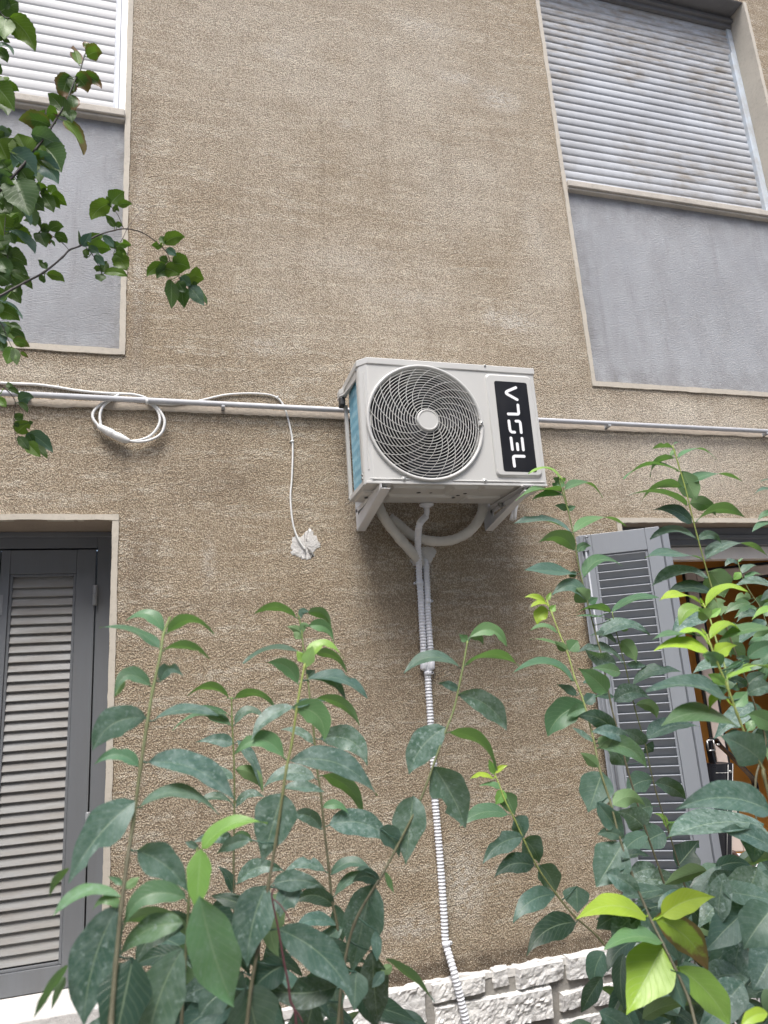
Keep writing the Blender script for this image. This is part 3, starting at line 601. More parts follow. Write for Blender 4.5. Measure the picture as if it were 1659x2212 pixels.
# bottom pan with pressed shapes, holes
b=MB(); zb=AZ0
b.box(AX0+.003,AX1-.002,AY0+.003,AY1-.002,zb-.001,zb+.004); b.box(AX0+.0,AX1+.0,AY0-.0012,AY0+.0028,zb-.004,zb+.006)
def pad(x0,x1,y0,y1,h=.010):
    vs=[(x0,y0,zb-.0008),(x1,y0,zb-.0008),(x1,y1,zb-.0008),(x0,y1,zb-.0008)]; i_=.008; vs+=[(x0+i_,y0+i_,zb-h),(x1-i_,y0+i_,zb-h),(x1-i_,y1-i_,zb-h),(x0+i_,y1-i_,zb-h)]
    b.add(vs,[(0,1,5,4),(1,2,6,5),(2,3,7,6),(3,0,4,7),(4,5,6,7)])
pad(AX0+.11,AX0+.33,AY0+.03,AY0+.10); pad(AX0+.36,AX0+.47,AY0+.025,AY0+.14); pad(AX0+.13,AX0+.42,AY0+.155,AY0+.24); pad(AX0+.49,AX0+.62,AY0+.02,AY0+.09,.008); pad(AX0+.47,AX0+.63,AY0+.16,AY0+.255); pad(AX0+.01,AX0+.08,AY0+.10,AY0+.25,.008); pad(AX0+.67,AX0+.74,AY0+.03,AY0+.25,.008)
pan_=b.build('bottom_pan',M['ac'],ac,bevel=.002)
for x,y,r in ((615,222,.009),(705,222,.006),(905,242,.008),(957,229,.008),(872,259,.008),(228,260,.009)):
    p=None
    for Y in [AY0+.004*i for i in range(70)]:
        q_=at((1340+x/1.8433)/1.8517,(1840+y/1.8433)/1.8517,Y)
        if p is None or abs(q_.z-zb)<abs(p.z-zb): p=q_
    b=MB(); b.disc((p.x,p.y,zb-.0112),(0,0,-1),r,20); b.build('drain_hole',M['hole'],pan_,fix=False)
b=MB(); b.tube(spline([(AX1-.002,AY1+.09-.12,AZ0+.19),(AX1+.03,AY1-.02,AZ0+.20),(AX1+.045,AY1+.03,AZ0+.12),(AX1+.03,AY1+.05,AZ0+.02),(AX1+.0,AY1+.06,AZ0-.06)]),.011,10); b.tube(spline([(AX1-.002,AY1-.03,AZ0+.14),(AX1+.022,AY1-.02,AZ0+.15),(AX1+.03,AY1+.03,AZ0+.08),(AX1+.01,AY1+.05,AZ0-.06)]),.008,10)
b.build('connection_pipe',M['white'],ac)

# ------------------------------------------------------------------ wall brackets
M['bracket']=paint('bracket_white',(.70,.70,.70),.4,.08)
def bracket(x,sgn,label):
    t_=thing('wall_bracket',label,'wall bracket',(x,0,AZ0-.10),'white steel brackets under the air conditioner'); zt=AZ0-.008; zl=Z(.662)
    b=MB(); w_=.036
    b.box(x,x+w_,-.004,-.0005,zl-.004,Z(.90)); xs_=x if sgn<0 else x+w_-.003
    b.box(xs_,xs_+.003,-.03,-.0042,zl+.012,zt-.001); b.build('wall_plate',M['bracket'],t_,bevel=.001)
    b=MB(); b.box(x,x+w_+.008,-.402,-.0045,zt-.0,zt+.003); b.box(xs_,xs_+.003,-.400,-.0045,zt-.016,zt-.0004); b.build('arm',M['bracket'],t_,bevel=.0012)
    b=MB(); p0=V(0,-.004,zl); p1=V(0,-.395,zt-.004); d_=(p1-p0); 
    # diagonal flat strip on edge and its folded flange
    b.prism([(xs_-.0006,-.0045,zl-.004),(xs_-.0006,-.0045,zl+.052),(xs_-.0006,-.36,zt-.001),(xs_-.0006,-.398,zt-.001),(xs_-.0006,-.398,zt-.017)],(.0042,0,0)); 
    b.prism([(x+.0002,-.0045,zl-.004),(x+.0002,-.398,zt-.0175),(x+.0002,-.3985,zt-.0205),(x+.0002,-.0045,zl-.007)],(w_-.0004,0,0)); b.build('brace',M['bracket'],t_,bevel=.001)
    for y in (-.375,-.14):
        b=MB(); xc=x+w_*.55; b.tube([(xc,y,zt-.022),(xc,y,zt+.012)],.0042,10); b.tube([(xc,y,zt-.014),(xc,y,zt-.006)],.0088,6); b.tube([(xc,y,zt-.006),(xc,y,zt-.001)],.0115,16); b.build('bolt',M['zinc'],t_)
bracket(.742,-1,'white triangular wall bracket under the fan side of the air conditioner')
bracket(1.332,1,'white triangular wall bracket under the badge side of the air conditioner')

# ------------------------------------------------------------------ pipes, hoses, conduit, cable
M['wrap']=paint('pipe_wrap',(.60,.58,.53),.5,.25,10,None,.25,28); M['pvc']=paint('hose_white',(.72,.73,.76),.38,.06); M['conduit']=paint('conduit_grey',(.54,.55,.57),.55,.2); M['cable']=paint('cable_white',(.74,.74,.72),.4,.08)
cr2=lambda x,y,Y:at((1340+x/1.8433)/1.8517,(1840+y/1.8433)/1.8517,Y)
def wrapped(name,lab,pts,r,loc):
    P=spline(pts,10); n=len(P); rr=[r*(1+.05*math.sin(i*1.7)+.03*math.sin(i*.61+1)) for i in range(n)]; b=MB(); b.tube(P,rr,16); o=b.build(name,M['wrap'],None,loc=P[-1]); return tag(o,lab,'insulated pipe','wrapped pipes under the air conditioner')
wrapped('insulated_pipe','grey wrapped pipe slanting down behind the drain hose',[cr2(300,240,-.075),cr2(325,350,-.078),cr2(385,460,-.075),cr2(470,570,-.066),cr2(545,655,-.05),cr2(600,722,-.028),cr2(635,765,.0)],.0215,None)
wrapped('insulated_pipe','grey wrapped pipe hanging in a loop to the badge side bracket',[cr2(1080,230,-.055),cr2(1092,340,-.06),cr2(1060,440,-.062),cr2(985,530,-.06),cr2(870,588,-.055),cr2(750,600,-.048),cr2(640,583,-.04),cr2(550,545,-.032),cr2(485,490,-.028),cr2(400,425,-.026)],.0215,None)
def corrugated(mb,pts,r,pitch=.0125,m=0):
    P=resample(spline(pts,16),pitch/6); rr=[r*(1.0+.14*max(-.55,math.cos(2*math.pi*i/6))) for i in range(len(P))]; mb.tube(P,rr,16,m)
def clip(parent,p,ax,side,r=.0150):
    ax=Vector(ax).normalized(); b=MB(); b.tube([p-ax*.0085,p-ax*.008,p+ax*.008,p+ax*.0085],[r-.001,r+.0008,r+.0008,r-.001],18)
    q_=p+V(side*(r+.004),.004,0); b.tube([q_+V(0,-.006,0),q_+V(0,.012,0)],.0055,10); b.obox(q_+V(-.006*1,-.003,-.004),(.012,0,0),(0,.012,0),(0,0,.008)); o=b.build('clip',M['pvc'],parent); 
    b=MB(); b.disc(q_+V(0,-.0063,0),(0,-1,0),.0026,10); b.build('screw',M['hole'],o,fix=False); return o
c22=lambda x,y,Y:at(829.5+x/4,1106+y/4,Y); c23=lambda x,y,Y:at(829.5+x*.43566,1659+y*.43566,Y)
HR=.0132
# hose from the pan
top=at(921.4,1094,-.20); top=V(1.0,-.205,AZ0-.006); b=MB()
p_=at(921.4,1095,-.2); sp=None
for Y in [-.36+.004*i for i in range(70)]:
    q_=at(921.4,1092,Y)
    if sp is None or abs(q_.z-(AZ0-.008))<abs(sp.z-(AZ0-.008)): sp=q_
h1=[cr2(668,418,sp.y+.035),cr2(625,470,-.14),cr2(612,560,-.09),cr2(612,640,-.055),c22(300,430,-.03),c22(305,560,-.020),c22(316,700,-.018),c22(328,950,-.018),c22(338,1130,-.018),c22(342,1290,-.018)]
b=MB(); corrugated(b,h1,HR); hose=b.build('drain_hose',M['pvc'],None,loc=h1[-1]); tag(hose,'white ribbed drain hose dropping from the air conditioner pan','drain hose','white ribbed hoses on the wall')
b=MB(); b.tube([sp+V(0,0,.006),sp+V(0,0,-.001),sp+V(0,0,-.005)],[.031,.031,.022],28); b.tube([sp+V(0,0,-.004),sp+V(0,0,-.012)],[.021,.0135],20); b.tube(spline([sp+V(0,0,-.01),sp+V(0,.004,-.03),h1[0]]),.0118,16); b.build('elbow',M['pvc'],hose)
b=MB(); e1=c22(342,1275,-.018); e2=c22(343,1350,-.018); e3=c22(343,1372,-.018); b.tube([e1,e2,(e2*.4+e3*.6),e3],[.0146,.0150,.012,.004],18); b.build('hose_end',M['pvc'],hose)
clip(hose,c22(310,612,-.019),c22(305,560,-.02)-c22(316,700,-.018),-1)
h2=[c22(352,425,.004),c22(358,455,-.008),c22(366,540,-.016),c22(374,700,-.018),c22(376,820,-.018),c22(388,1030,-.018),c22(400,1180,-.018),c22(408,1290,-.018)]
b=MB(); corrugated(b,h2,HR); hose2=b.build('drain_hose',M['pvc'],None,loc=h2[-1]); tag(hose2,'short white ribbed hose coming out of the wall patch','drain hose','white ribbed hoses on the wall')
b=MB(); e1=c22(408,1275,-.018); e2=c22(409,1345,-.018); e3=c22(409,1370,-.018); b.tube([e1,e2,(e2*.4+e3*.6),e3],[.0146,.0150,.012,.004],18); b.build('hose_end',M['pvc'],hose2)
clip(hose2,c22(376,770,-.018),c22(374,700,-.018)-c22(378,850,-.018),1)
h3=[c22(378,1400,-.017),c22(385,1540,-.016),c22(396,1700,-.016),c22(405,1850,-.016),c22(418,2020,-.016),c22(430,2200,-.016),c23(252,150,-.016),c23(268,330,-.016),c23(283,520,-.016),c23(298,740,-.016),c23(305,860,-.017),c23(325,935,-.035),c23(352,1030,-.055),c23(385,1165,-.058),c23(412,1290,-.058),c23(430,1480,-.05)]
b=MB(); corrugated(b,h3,HR); hose3=b.build('drain_hose',M['pvc'],None,loc=h3[-1]); tag(hose3,'long white ribbed hose running down past the stone plinth','drain hose','white ribbed hoses on the wall')
b=MB(); a=c22(379,1300,-.02); b.tube([a,c22(379,1395,-.018)],.0062,12); b.obox(c22(350,1330,-.022),(.028,0,0),(0,.01,0),(0,0,-.02)); b.build('connector',M['pvc'],hose3,bevel=.002)
clip(hose3,c22(379,1392,-.018),(0,0,1),1,.0155); clip(hose3,c23(308,872,-.019),c23(305,840,-.017)-c23(312,900,-.02),1)
# conduit
CY_=-.030; ca=at(0,848.6,CY_); cb=at(1659,932.5,CY_); zc=(ca.z+cb.z)/2
xl=at(-120,840,CY_).x; b=MB(); b.tube([(xl,CY_,ca.z),(ca.x*.5+cb.x*.5,CY_,(ca.z+cb.z)/2),(cb.x+.5,CY_,cb.z)],.0115,16); con=b.build('conduit_pipe',M['conduit'],None,loc=(0,CY_,zc)); tag(con,'grey conduit pipe running level across the wall behind the air conditioner','conduit')
for px,py in ((482,876),(1314,914),(1655,930),(60,853)):
    p=at(px,py,CY_); f_=(p.x-ca.x)/(cb.x-ca.x); zz=ca.z+(cb.z-ca.z)*f_
    b=MB(); b.box(p.x-.007,p.x+.007,-.034,-.0005,zz-.0185,zz-.0102); b.box(p.x-.007,p.x+.007,-.0415,-.0335,zz-.016,zz-.0086); b.box(p.x-.0065,p.x+.0065,-.014,-.0004,zz-.0185,zz+.012); b.build('clip',M['conduit'],con,bevel=.0015)
p=at(318,861.5,CY_); b=MB(); b.tube([(p.x-.005,CY_,zc+.0),(p.x+.005,CY_,zc+.0)],.0128,16); b.build('tie_band',M['cable'],con)
# cable
c01=lambda x,y,Y=-.006:at(x/4,553+y/4,Y); c3s=lambda x,y,Y=-.006:at((300+x/1.659)/1.8517,(1500+y/1.659)/1.8517,Y)
cr_=.0040; b=MB()
path1=[c01(-300,1080),c01(0,1096),c01(160,1104),c01(320,1111),c01(500,1135),c01(640,1158),c01(800,1177),c01(950,1187),c01(1060,1191,-.012),c01(1150,1196,-.014),c01(1250,1222,-.013),c01(1320,1272,-.018),c01(1385,1345,-.022),c01(1423,1430,-.024),c01(1395,1530,-.024),c01(1310,1585,-.024),c01(1200,1606,-.024),c01(1105,1592,-.025),c01(1000,1550,-.027),c01(890,1492,-.025),c01(835,1450,-.024),c01(800,1390,-.022),c01(815,1335,-.018),c01(870,1285,-.013),c01(950,1235,-.008),c01(1020,1205,-.007)]
b.tube(spline(path1,8),.0056,8)
path2=[c01(1030,1194,-.010),c01(960,1243,-.014),c01(900,1290,-.019),c01(868,1350,-.022),c01(865,1420,-.024),c01(890,1492,-.025),c01(990,1552,-.027),c01(1110,1597,-.025),c01(1220,1588,-.024),c01(1310,1545,-.023),c01(1370,1465,-.022),c01(1380,1390,-.02),c01(1345,1315,-.016),c01(1280,1262,-.011),c3s(545,190),c3s(640,196),c3s(760,184),c3s(870,160),c3s(1000,131),c3s(1150,122),c3s(1270,128),c3s(1340,150),c3s(1380,195),c3s(1402,250),c3s(1428,350),c3s(1443,440),c3s(1444,560),c3s(1438,700),c3s(1430,800),c3s(1436,910),c3s(1452,1010),c3s(1482,1090,-.009),c3s(1525,1160,-.006)]
S_=spline(path2,8); b.tube(S_,[.0054 if i<104 else max(.0040,.0054-.0014*(i-104)/40) for i in range(len(S_))],8); cab=b.build('cable',M['cable'],None,loc=c3s(1443,440)); tag(cab,'thin white cable with a hanging loop taped below the conduit','cable')
b=MB(); P=spline([c01(850,1468,-.025),c01(890,1492,-.026),c01(945,1522,-.027),c01(985,1545,-.027),c01(1040,1570,-.027),c01(1085,1590,-.026),c01(1115,1597,-.025)],8); n=len(P)
rr=[.0095+.008*math.sin(math.pi*min(1,(i/n)*1.02))*(1-.28*math.exp(-((i/n-.50)/.07)**2))*(1+.08*math.sin(i*1.9)) for i in range(n)]; b.tube(P,rr,12); b.build('tape_joint',M['cable'],cab)
for p,ax in ((c01(500,1135),(1,0,-.1)),(c3s(1340,150),(1,0,-.6)),(c3s(1443,440),(0,0,1))):
    b=MB(); ax=Vector(ax).normalized(); b.tube([p-ax*.005,p+ax*.005],.0056,10); q_=p+ax.cross(V(0,1,0))*.008; q_=q_ if q_.z>=p.z else p-ax.cross(V(0,1,0))*.008; b.tube([q_+V(0,.006,0),q_+V(0,-.004,0)],.0028,8); b.build('cable_clip',M['cable'],cab)

# ------------------------------------------------------------------ things in the open window
M['leather']=paint('black_leather',(.012,.013,.017),.32,.1,20,None,.2,120); M['thread']=paint('white_thread',(.6,.6,.58),.6,0); M['brown']=paint('brown_handle',(.11,.06,.045),.35,.2); M['paper']=paint('white_paper',(.8,.8,.82),.6,.03); M['red']=paint('red_cloth',(.35,.02,.05),.7,.1)
kz=lambda x,y,Y:at((2700+x/3.6855)/1.8517,(2900+y/3.6855)/1.8517,Y)
LY=.02
def pl_at(x,y): return kz(x,y,LY)
a=pl_at(480,560); c=pl_at(750,560); d=pl_at(390,2210); e_=pl_at(690,2210)
bag=thing('leather_bag','black leather bag with white stitching standing in the open window','bag',((a.x+c.x)/2,LY,Z(-.945)))
b=MB(); nseg=26
topc=(a+c)/2; botc=V((d.x+e_.x)/2,LY,Z(-.944)); hw=(c.x-a.x)/2
vs=[]; K=20
for i in range(nseg+1):
    t_=i/nseg; cc=botc+(topc-botc)*t_; w_=hw*(1.12-.12*t_)*(1 if i<nseg-1 else .9); 
    for k in range(K): an=2*math.pi*k/K; cx_=math.copysign(abs(math.cos(an))**.7,math.cos(an)); sx_=math.copysign(abs(math.sin(an))**.7,math.sin(an)); vs.append((cc.x+w_*cx_,cc.y+.045*sx_,cc.z))
b.add(vs,[(i*K+k,i*K+(k+1)%K,(i+1)*K+(k+1)%K,(i+1)*K+k) for i in range(nseg) for k in range(K)],0,True); b.add(vs[-K:],[tuple(range(K))]); b.build('body',M['leather'],bag)
b=MB(); f0=botc+V(hw*.38,-.047,0); f1=topc+V(hw*.34,-.047,0); b.obox(f0,(hw*.62,0,0),(0,.012,0),f1-f0); flap=b.build('flap',M['leather'],bag,bevel=.004)
b=MB(); 
for dx in (.003,hw*.58): b.tube([f0+V(dx,-.001,.01),f1+V(dx,-.001,-.004)],.0011,6)
b.tube([topc+V(-hw*.95,-.040,-.035),topc+V(0,-.047,-.038),topc+V(hw*.3,-.047,-.038)],.0011,6); b.build('stitching',M['thread'],bag)
for z in (700,900,1950):
    p=kz(705,z,LY-.049); t_=(p.z-botc.z)/(topc.z-botc.z); x_=f0.x+(f1.x-f0.x)*t_+hw*.3; b=MB(); b.tube([(x_,LY-.0465,p.z),(x_,LY-.0505,p.z),(x_,LY-.052,p.z)],[.0065,.0065,.003],14); b.build('snap',M['zinc'],bag)
b=MB(); s0=topc+V(-.01,0,-.01); P=spline([topc+V(-.03,-.01,-.01),kz(500,330,LY),kz(515,235,LY),kz(580,200,LY),kz(660,300,LY),kz(790,420,LY),kz(930,560,LY),kz(1150,800,LY+.03),kz(1200,1000,LY+.05)],8)
for i in range(len(P)-1):
    dd_=(P[i+1]-P[i]); nn2=dd_.cross(V(0,1,0)).normalized()*.003; b.obox(P[i]-nn2-V(0,.018,0),dd_*1.02,nn2*2,V(0,.036,0))
strap=b.build('strap',M['leather'],bag)
b=MB(); bk=kz(530,300,LY-.02); rect=[bk+V(sx_*.017,0,sz_*.022) for sx_,sz_ in ((-1,-1),(1,-1),(1,1),(-1,1),(-1,-1))]
for p,q_ in zip(rect,rect[1:]): b.tube([p,q_],.0035,8)
b.tube([bk+V(.03,0,.0),bk+V(.045,0,.0)],.005,8); b.build('buckle',M['zinc'],strap)
# white paper bag with brown handle, on the sill behind
pc=kz(1000,1990,.08); pb_=thing('paper_bag','crumpled white paper bag with brown handle in the open window','bag',(pc.x,.08,Z(-.945)))
b=MB(); r=random.Random(3); PQ=[kz(745,1930,.07),kz(880,1890,.07),kz(1020,1895,.10),kz(960,1950,.06),kz(1150,2040,.06),kz(1340,2050,.10),kz(1371,2110,.08),kz(1150,2100,.03),kz(870,2010,.03)]
bt=[V(p.x+.01,p.y,Z(-.944)) for p in PQ]; n=len(PQ); b.add(PQ+bt,[(i,(i+1)%n,n+(i+1)%n,n+i) for i in range(n)]+[tuple(range(n))]); b.build('body',M['paper'],pb_,bevel=.002)
b=MB(); b.tube(spline([kz(845,1880,.04),kz(860,1900,.035),kz(930,1975,.03),kz(1010,2060,.03),kz(1060,2200,.04)]),[.013]*33,12); b.build('handle',M['brown'],pb_)
b=MB(); b.box(kz(715,1930,.09).x,kz(775,1930,.09).x,.075,.11,Z(-.944),kz(740,1900,.09).z); rc=b.build('red_pouch',M['red'],None,loc=(kz(740,1900,.09).x,.09,Z(-.944)),bevel=.006); tag(rc,'dark red pouch between the black bag and the white paper','pouch')
# ------------------------------------------------------------------ plants
def leaf_mat(name, dustcol=(.33,.42,.39), spec=.36):
    t=NT(name); at_=t.n('ShaderNodeAttribute'); at_.attribute_name='leafcol'; du=t.n('ShaderNodeAttribute'); du.attribute_name='dust'
    uv=t.n('ShaderNodeUVMap'); sx=t.n('ShaderNodeSeparateXYZ'); t.l(uv.outputs['UV'],sx.inputs[0]); u,v=sx.outputs[0],sx.outputs[1]
    side=t.m('ABSOLUTE',t.m('SUBTRACT',u,.5))
    mid=t.ramp(side,.008,.024,1,0)
    sv=t.m('SINE',t.m('MULTIPLY',t.m('SUBTRACT',v,t.m('MULTIPLY',side,.55)),62.)); vein=t.m('MAXIMUM',t.m('MULTIPLY',mid,.5),t.ramp(sv,.90,1.,0,.22))
    n1=t.noise(28,4,.6); c=t.mix(t.ramp(n1,.35,.7,0,.5),at_.outputs['Color'],t.mix(1.,at_.outputs['Color'],(.62,.70,.62),'MULTIPLY'))
    c=t.mix(vein,c,t.mix(.6,at_.outputs['Color'],(.40,.50,.30)))
    sp=t.m('MULTIPLY',t.ramp(t.noise(140,3,.6),.57,.66),.75); sp2=t.ramp(t.noise(60,5,.75),.42,.76,0,.75); dm=t.m('MULTIPLY',t.m('MAXIMUM',sp,sp2),du.outputs['Fac'])
    geo=t.n('ShaderNodeNewGeometry'); back=geo.outputs['Backfacing']; dm=t.m('MULTIPLY',dm,t.m('SUBTRACT',1.,back)); c=t.mix(dm,c,dustcol)
    br=t.n('ShaderNodeAttribute'); br.attribute_name='brown'; bm_=t.m('MULTIPLY',br.outputs['Fac'],t.ramp(t.m('ADD',t.m('MAXIMUM',v,t.m('MULTIPLY',side,1.9)),t.m('MULTIPLY',t.noise(60,3,.6),.5)),0.86,1.0)); c=t.mix(bm_,c,(.13,.055,.03))
    under=t.mix(.55,at_.outputs['Color'],(.20,.30,.13)); under=t.mix(t.m('MULTIPLY',vein,.8),under,(.30,.38,.22)); under=t.mix(bm_,under,(.12,.055,.03)); c2=t.mix(back,c,under)
    t.val(t.b.inputs['Base Color'],c2); t.val(t.b.inputs['Roughness'],t.m('ADD',t.ramp(n1,.3,.7,.30,.45),t.m('ADD',t.m('MULTIPLY',dm,.25),t.m('MULTIPLY',back,.2))))
    t.b.inputs['Specular IOR Level'].default_value=spec
    h=t.m('SUBTRACT',t.m('MULTIPLY',t.noise(40,3,.6),.6),t.m('MULTIPLY',vein,.8)); t.l(t.bump(h,.35,.0025),t.b.inputs['Normal'])
    tr=t.n('ShaderNodeBsdfTranslucent'); t.val(tr.inputs['Color'],t.mix(1.,t.mix(.5,at_.outputs['Color'],(.16,.30,.03)),(1.5,1.7,.8),'MULTIPLY'))
    mx=t.n('ShaderNodeMixShader'); mx.inputs[0].default_value=.20; t.l(t.b.outputs[0],mx.inputs[1]); t.l(tr.outputs[0],mx.inputs[2]); t.l(mx.outputs[0],t.out.inputs['Surface'])
    return t.mat
M['leaf']=leaf_mat('shrub_leaf')
M['tleaf']=leaf_mat('tree_leaf',(.2,.26,.2),.22)
def stem_mat(name):
    t=NT(name); a=t.n('ShaderNodeAttribute'); a.attribute_name='leafcol'; c=t.mix(t.ramp(t.noise(90,4,.6,(1,1,.4)),.4,.7,0,.6),a.outputs['Color'],t.mix(1.,a.outputs['Color'],(.55,.5,.45),'MULTIPLY'))
    return t.done(c,.6,t.bump(t.noise(160,3,.6),.3,.002))
M['stem']=stem_mat('young_stem')
KC={'d':(.062,.116,.092),'k':(.022,.047,.036),'s':(.066,.122,.098),'m':(.078,.155,.082),'g':(.105,.205,.095),'y2':(.19,.34,.075),'y':(.30,.44,.05),'t':(.042,.082,.022),'tl':(.090,.16,.022)}  # k is d darkened, the shade deep among the leaves put into its colour
class Foliage:
    def __init__(s): s.mb=MB(); s.col=[]; s.dust=[]; s.brown=[]; s.uv=[]
    def leaf(s, b, t, w, bend, kind, Yb, Yt, under=False, wide=.40, serr=0, brown=0., dust=None, fold=.16):
        b=np.array(b); t=np.array(t); L=np.linalg.norm(t-b); 
        if L<1: return
        ax=(t-b)/L; pp=np.array([ax[1],-ax[0]]); 
        if pp[1]>0 or (abs(pp[1])<.15 and RNG.random()<.5): pp=-pp
        mid=(b+t)/2; Ym=(Yb+Yt)/2
        P0=at(*b,Yb); P2=at(*t,Yt); PM=at(*(mid+pp*2*bend),Ym); l3=(P2-P0).length
        U=(at(*(mid+pp*10),Ym)-at(*mid,Ym)).normalized(); cam_=V(0,-DIST,EYE); W=(cam_-(P0+P2)/2); dist=W.length; W.normalize()
        arc=l3*(1+ 2.2*(bend/L)**2)
        ppm=(at(*(mid+pp*10),Ym)-at(*mid,Ym)).length/10
        wa=w*ppm/2; hw=max(wa,arc*wide/2*.80); cs=min(1,wa/hw); sn=math.sqrt(max(0,1-cs*cs))
        N0=(W*cs*(-1 if under else 1)+U*sn).normalized()
        nl=14 if not serr else 18; cr=[-1,-.55,-.18,0,.18,.55,1]; ph=RNG.random()*6; wav=RNG.uniform(.02,.11); twist=RNG.uniform(-.75,.75); fold=RNG.uniform(.06,.34); pk=RNG.uniform(.85,1.2); bite=(RNG.choice((-1,1)),RNG.uniform(.25,.75),RNG.uniform(.05,.12),RNG.uniform(.3,.75)) if RNG.random()<.16 else None; ch=RNG.uniform(-.10,.10); asym=RNG.uniform(-.06,.06)
        c0=KC[kind]; f=RNG.uniform(.82,1.2); h=RNG.uniform(-.1,.1); c=(c0[0]*f*(1+h),c0[1]*f,c0[2]*f*(1-h),1); du=dust if dust is not None else {'s':.95,'d':RNG.uniform(.15,.55),'m':RNG.uniform(0,.25),'k':RNG.uniform(.0,.22)}.get(kind,0.)
        vs=[]
        for i in range(nl+1):
            v=i/nl; p=P0*(1-v)**2+PM*2*v*(1-v)+P2*v*v; T=((PM-P0)*2*(1-v)+(P2-PM)*2*v).normalized()
            n_=(N0-T*N0.dot(T)); n_=n_.normalized() if n_.length>1e-5 else U
            n_=Matrix.Rotation(twist*(v-.4),3,T)@n_
            sd=T.cross(n_).normalized()
            pr=(v**(.74*pk))*((1-v)**(1.22/pk))/.2717 if not serr else (v**.62)*((1-v)**1.0)/.3465
            pr=max(pr*(1+ch*math.sin(v*6)),.018)
            for q in cr:
                e=q*(1+asym*(1 if q>0 else -1))
                wv_=1+(.05*math.sin(v*17+ph) if abs(q)==1 else 0)
                if serr and abs(q)==1: wv_*= 1+.04*(1 if i%2 else -1)
                if bite and q*bite[0]>.5 and abs(v-bite[1])<bite[2]: wv_*=1-bite[3]*(1 if abs(q)==1 else .55)
                pos=p+sd*e*pr*hw*wv_+n_*(fold*abs(q)*pr*hw + wav*hw*math.sin(v*9+ph+q*1.5)*abs(q))
                vs.append(pos); s.col.append(c); s.dust.append(du); s.brown.append(brown); s.uv.append((q*.5+.5,v))
        K=len(cr); s.mb.add(vs,[(i*K+k,i*K+k+1,(i+1)*K+k+1,(i+1)*K+k) for i in range(nl) for k in range(K-1)],0,True)
    def twig(s, pts, rad, c, n=7):
        b0=len(s.mb.v); s.mb.tube(pts,rad,n); k=len(s.mb.v)-b0
        s.col+= [(*c,1)]*k; s.dust+=[0.]*k; s.brown+=[0.]*k; s.uv+=[(.3,.5)]*k
    def build(s,name,mat,parent):
        o=s.mb.build(name,mat,parent,fix=False); me=o.data
        a=me.attributes.new('leafcol','FLOAT_COLOR','POINT'); a.data.foreach_set('color',[x for c in s.col for x in c])
        a=me.attributes.new('dust','FLOAT','POINT'); a.data.foreach_set('value',s.dust)
        a=me.attributes.new('brown','FLOAT','POINT'); a.data.foreach_set('value',s.brown)
        uvl=me.uv_layers.new(name='UVMap'); idx=[l.vertex_index for l in me.loops]; uvl.data.foreach_set('uv',[x for i in idx for x in s.uv[i]])
        return o
def C(k,j,s=.25):
    return lambda x,y:(414.75*k+x*s,553.0*j+y*s)
SB=.43566
